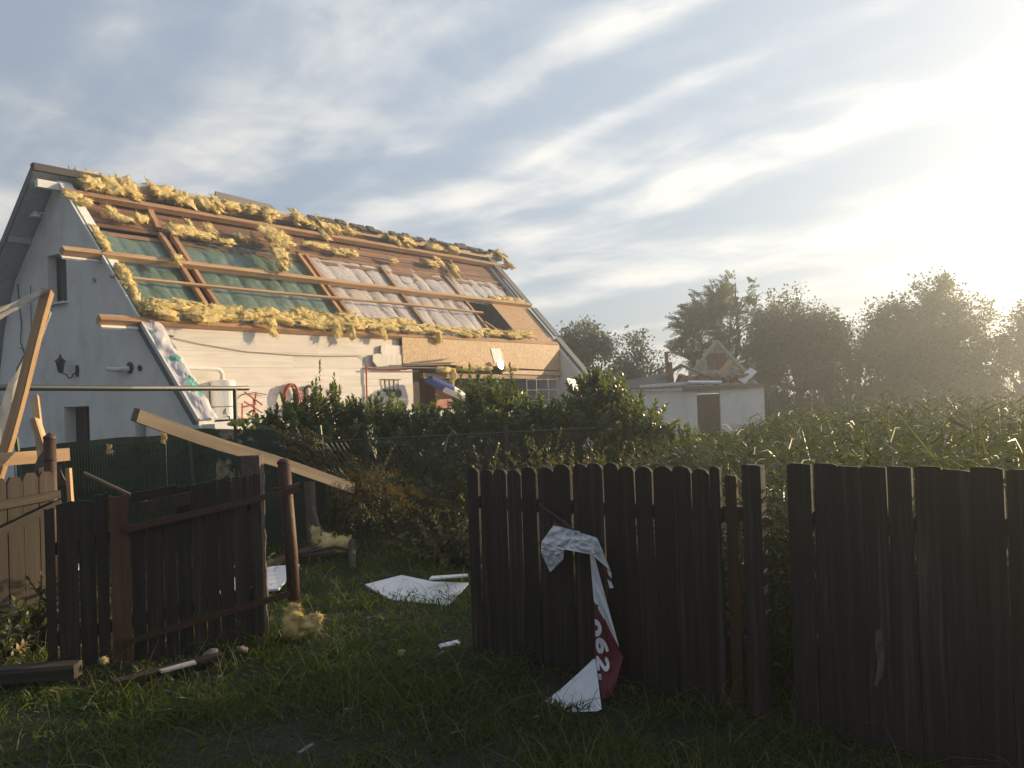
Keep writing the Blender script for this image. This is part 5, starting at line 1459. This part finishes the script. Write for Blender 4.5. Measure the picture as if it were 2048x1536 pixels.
tree("thin small tree with open branches left of the shed", 6.7, 46, [((6.6, 46, 3.8), (.9, .9, .95)), ((7.4, 46, 3.1), (.8, .8, .8)), ((6.0, 46, 2.8), (1.0, .9, .9))], 1.9, .11, 110, 46, .15)
tree("tall tree with feathery windblown branches behind the shed", 11.4, 46, [((11.9, 46, 6.6), (1.35, 1.2, 1.3)), ((10.6, 46, 6.3), (1.5, 1.2, 1.25)), ((9.6, 46, 5.0), (1.5, 1.2, 1.1)), ((9.0, 46, 3.9), (1.0, 1, .9)), ((11.6, 46, 5.0), (1.8, 1.4, 1.5)), ((12.6, 46, 4.0), (1.7, 1.4, 1.5)), ((10.6, 46, 3.6), (1.5, 1.2, 1.0))], 2.4, .24, 1150, 26, .17, windy=.85)
tree("dense dark round tree right of the feathery one", 14.8, 45, [((14.6, 45, 5.6), (1.5, 1.5, 1.35)), ((13.6, 45, 4.2), (1.4, 1.4, 1.6)), ((15.7, 45, 4.2), (1.6, 1.5, 1.5)), ((14.6, 45, 3.3), (2.0, 1.6, 1.6)), ((13.4, 45, 2.4), (1.2, 1.2, 1.1)), ((16.4, 45, 2.2), (1.4, 1.3, 1.2)), ((16.2, 45, 3.0), (1.2, 1.2, 1.2)), ((17.0, 45, 3.9), (.7, .7, .9))], 1.9, .26, 560, 70, .15)
tree("widest dense tree in the hazy light at the right", 21.6, 45, [((21.5, 45, 5.6), (2.2, 1.8, 1.65)), ((19.6, 45, 4.6), (1.8, 1.6, 1.5)), ((22.6, 45, 2.2), (2.6, 1.6, 1.5)), ((23.4, 45, 4.4), (1.8, 1.6, 1.5)), ((21.4, 45, 3.6), (2.8, 2.0, 1.8)), ((18.6, 45, 3.0), (1.4, 1.3, 1.5)), ((23.8, 45, 2.6), (1.8, 1.5, 1.5)), ((20.3, 45, 2.0), (2.2, 1.6, 1.3))], 1.8, .3, 760, 70, .16)
tree("tree at the right edge, palest in the sun haze", 27.2, 44, [((27.2, 44, 4.2), (1.9, 1.6, 1.6)), ((25.9, 44, 3.0), (1.5, 1.4, 1.4)), ((28.4, 44, 2.8), (1.8, 1.5, 1.5))], 1.6, .22, 360, 64, .16)
for x, y, zt, rx, lb in ((14.9, 43.5, 1.7, 1.3, "bush at the foot of the dense dark round tree"), (21.8, 42.5, 2.3, 1.9, "broad bush right of the one at the widest tree's foot"), (12.6, 43, 2.0, 1.0, "low bush under the trees just right of the shed"), (16.9, 43, 2.2, 1.3, "bush between the two round trees"), (18.9, 42.5, 2.1, 1.3, "bush at the foot of the widest tree"), (25.2, 42, 2.4, 1.6, "bush under the right edge tree"), (3.0, 43.5, 2.2, 1.2, "bush at the foot of the small round tree by the far gable"), (10.6, 42, 1.7, .8, "small bush at the shed's right corner")):
    shrub("bush", lb, "bush", x, y, zt, rx, 1.0, 150, 18, .24, .13, m_tree, "bushes below the trees", z0=.1, shoot=.8, up=.5)

# ---------------------------------------------------------------- weeds behind the fence, grass
def in_view(X, Y, m=1.25): return np.abs(X) < Y * .62 * m + .6
def fence_y(X): return FA.y + (X - FA.x) * FD.y / FD.x
n = 6000
Y = 4.6 + 17 * rng.random(n) ** 1.25; X = rng.uniform(-.2, 1, n) * (Y * .72 + 1.5)
k = (X > 0.2) & (Y > fence_y(X) + .35) & (X > .16 * Y - .2) & ~((Y > 33.2) & (X < 10.6))
X, Y = X[k], Y[k]; n = len(X)
hn = np.array([noise.noise(Vector((a * .8, b * .8, 3))) + .6 * noise.noise(Vector((a * 2.1, b * 2.1, 6))) for a, b in zip(X, Y)])
H = np.clip(1.34 + .30 * rng.random(n) + .40 * hn, .7, 2.05) * np.clip((X - .10 * Y) / 1.4, .78, 1.0)
kk = np.interp(X / Y, [.10, .25, .31, .36, .6], [.062, .050, .030, .016, .010])
H = np.minimum(H, np.maximum(.5, 1.95 - kk * Y + .16 * hn))
H = np.where((X < .22 * Y) & (Y < 10.5), H * .5, H)
VS, FS, RS_ = [], [], []; off = 0
def push(V, F, r, per):
    global off
    VS.append(V); FS.append(F + off); RS_.append(np.repeat(r, per)); off += len(V)
base = np.stack([X, Y, np.zeros(n)], 1)
lean = rng.normal(size=(n, 3)) * .10; lean[:, 2] = 1
tone = np.clip(.38 + .16 * rng.normal(size=n), 0, .66)
V, F = blades(base, lean, H, .008, lean * 0); push(V, F, tone, 5)
for j in range(11):
    f = (.22 + .76 * (j + rng.random(n)) / 11)[:, None]
    p = base + unit(lean) * H[:, None] * f
    th = rng.uniform(0, 2 * np.pi, n); d = np.stack([np.cos(th), np.sin(th), np.full(n, 1.5)], 1)
    L = rng.uniform(.14, .42, n) * (1.1 - .45 * f[:, 0])
    b_ = d * np.array([1, 1, -.75]); V, F = blades(p, d, L, rng.uniform(.005, .012, n), b_)
    push(V, F, np.clip(tone + rng.normal(size=n) * .08, 0, .68), 5)
m = n
for j in range(5):
    f = (.15 + .8 * rng.random(n))[:, None]; th = rng.uniform(0, 2 * np.pi, n); d = np.stack([np.cos(th), np.sin(th), rng.uniform(-.2, .8, n)], 1)
    V, F = leaf_mesh(base + unit(lean) * H[:, None] * f + d * .04, d, np.tile([0., 0., 1.], (n, 1)) + rng.normal(size=(n, 3)) * .4, rng.uniform(.05, .12, n), rng.uniform(.02, .05, n), .3)
    VS.append(V); FS.append(F + off); RS_.append(np.repeat(np.clip(tone + .1 + rng.normal(size=n) * .12, 0, .7), 6)); off += len(V)
m = 110
i = rng.integers(0, n, m); d = rng.normal(size=(m, 3)) * .5; d[:, 2] = .8
V, F = blades(base[i] + np.array([0, 0, .8]) * H[i][:, None], d, rng.uniform(.3, .7, m), .011, d * 0); push(V, F, np.full(m, 1.0), 5)
np_mesh("tall_weeds", np.concatenate(VS), np.concatenate(FS), m_weed, kind="stuff", rnd=np.concatenate(RS_))

n = 230000
Y = 3.2 + 15 * rng.random(n) ** 1.5; X = rng.uniform(-1, 1, n) * (Y * .70 + .6)
cl = np.array([noise.noise(Vector((a * 1.1, b * 1.1, 4))) + .6 * noise.noise(Vector((a * 3.1, b * 3.1, 9))) for a, b in zip(X, Y)])
k = (rng.random(n) < np.clip(.66 + .6 * cl, .32, 1)) & (X < 9)
X, Y, cl = X[k], Y[k], cl[k]; n = len(X)
base = np.stack([X, Y, gz_np(X, Y) - .01], 1)
d = rng.normal(size=(n, 3)) * .45; d[:, 2] = 1
tall = rng.random(n) < .03
L = (.06 + .085 * rng.random(n)) * np.clip(1 + .8 * cl, .5, 1.8) * np.where(Y > 9, 1.35, 1); L = np.where(tall, L * 2.4 + .06, L)
wd = np.where(tall, .003, .0035 + .0035 * rng.random(n)) * (1 + .06 * (Y - 4))
tone = np.clip(.36 + .2 * cl + .14 * rng.normal(size=n), 0, .7); tone = np.where(tall | (rng.random(n) < .07), rng.uniform(.75, 1, n), tone)
V, F = blades(base, d, L, wd, np.stack([d[:, 0], d[:, 1], -.55 * np.ones(n)], 1))
np_mesh("grass", V, F, m_grass, kind="stuff", rnd=np.repeat(tone, 5))
# broad leaf weeds at the left, in the angle of gate and fence
for x, y, zt, r_, lb in ((-3.95, 7.4, .62, .3, "leafy weed clump between the left fence and the gate"), (-4.25, 6.9, .35, .35, "low weed clump below the sunlit left fence"), (-3.2, 9.6, .55, .5, "weed clump behind the gate's left half")):
    shrub("weed_clump", lb, "weeds", x, y, zt, r_, r_, 34, 12, .10, .04, m_weed, "weed clumps by the gate", z0=.02, shoot=.35, up=.5)

# ---------------------------------------------------------------- haze volume added to stand in for lens flare
hz = MB(); hz.box((0, 60, 5.1), (760, 760, 12.4))
t = MT("flare_haze"); t.t.nodes.remove(t.b)
pv = t.n('ShaderNodeVolumePrincipled')
pv.inputs['Color'].default_value = (.86, .95, 1.0, 1); pv.inputs['Density'].default_value = .0042; pv.inputs['Anisotropy'].default_value = .76
t.L(pv.outputs[0], t.out.inputs['Volume'])
hz.build("haze", t.m, kind="stuff")
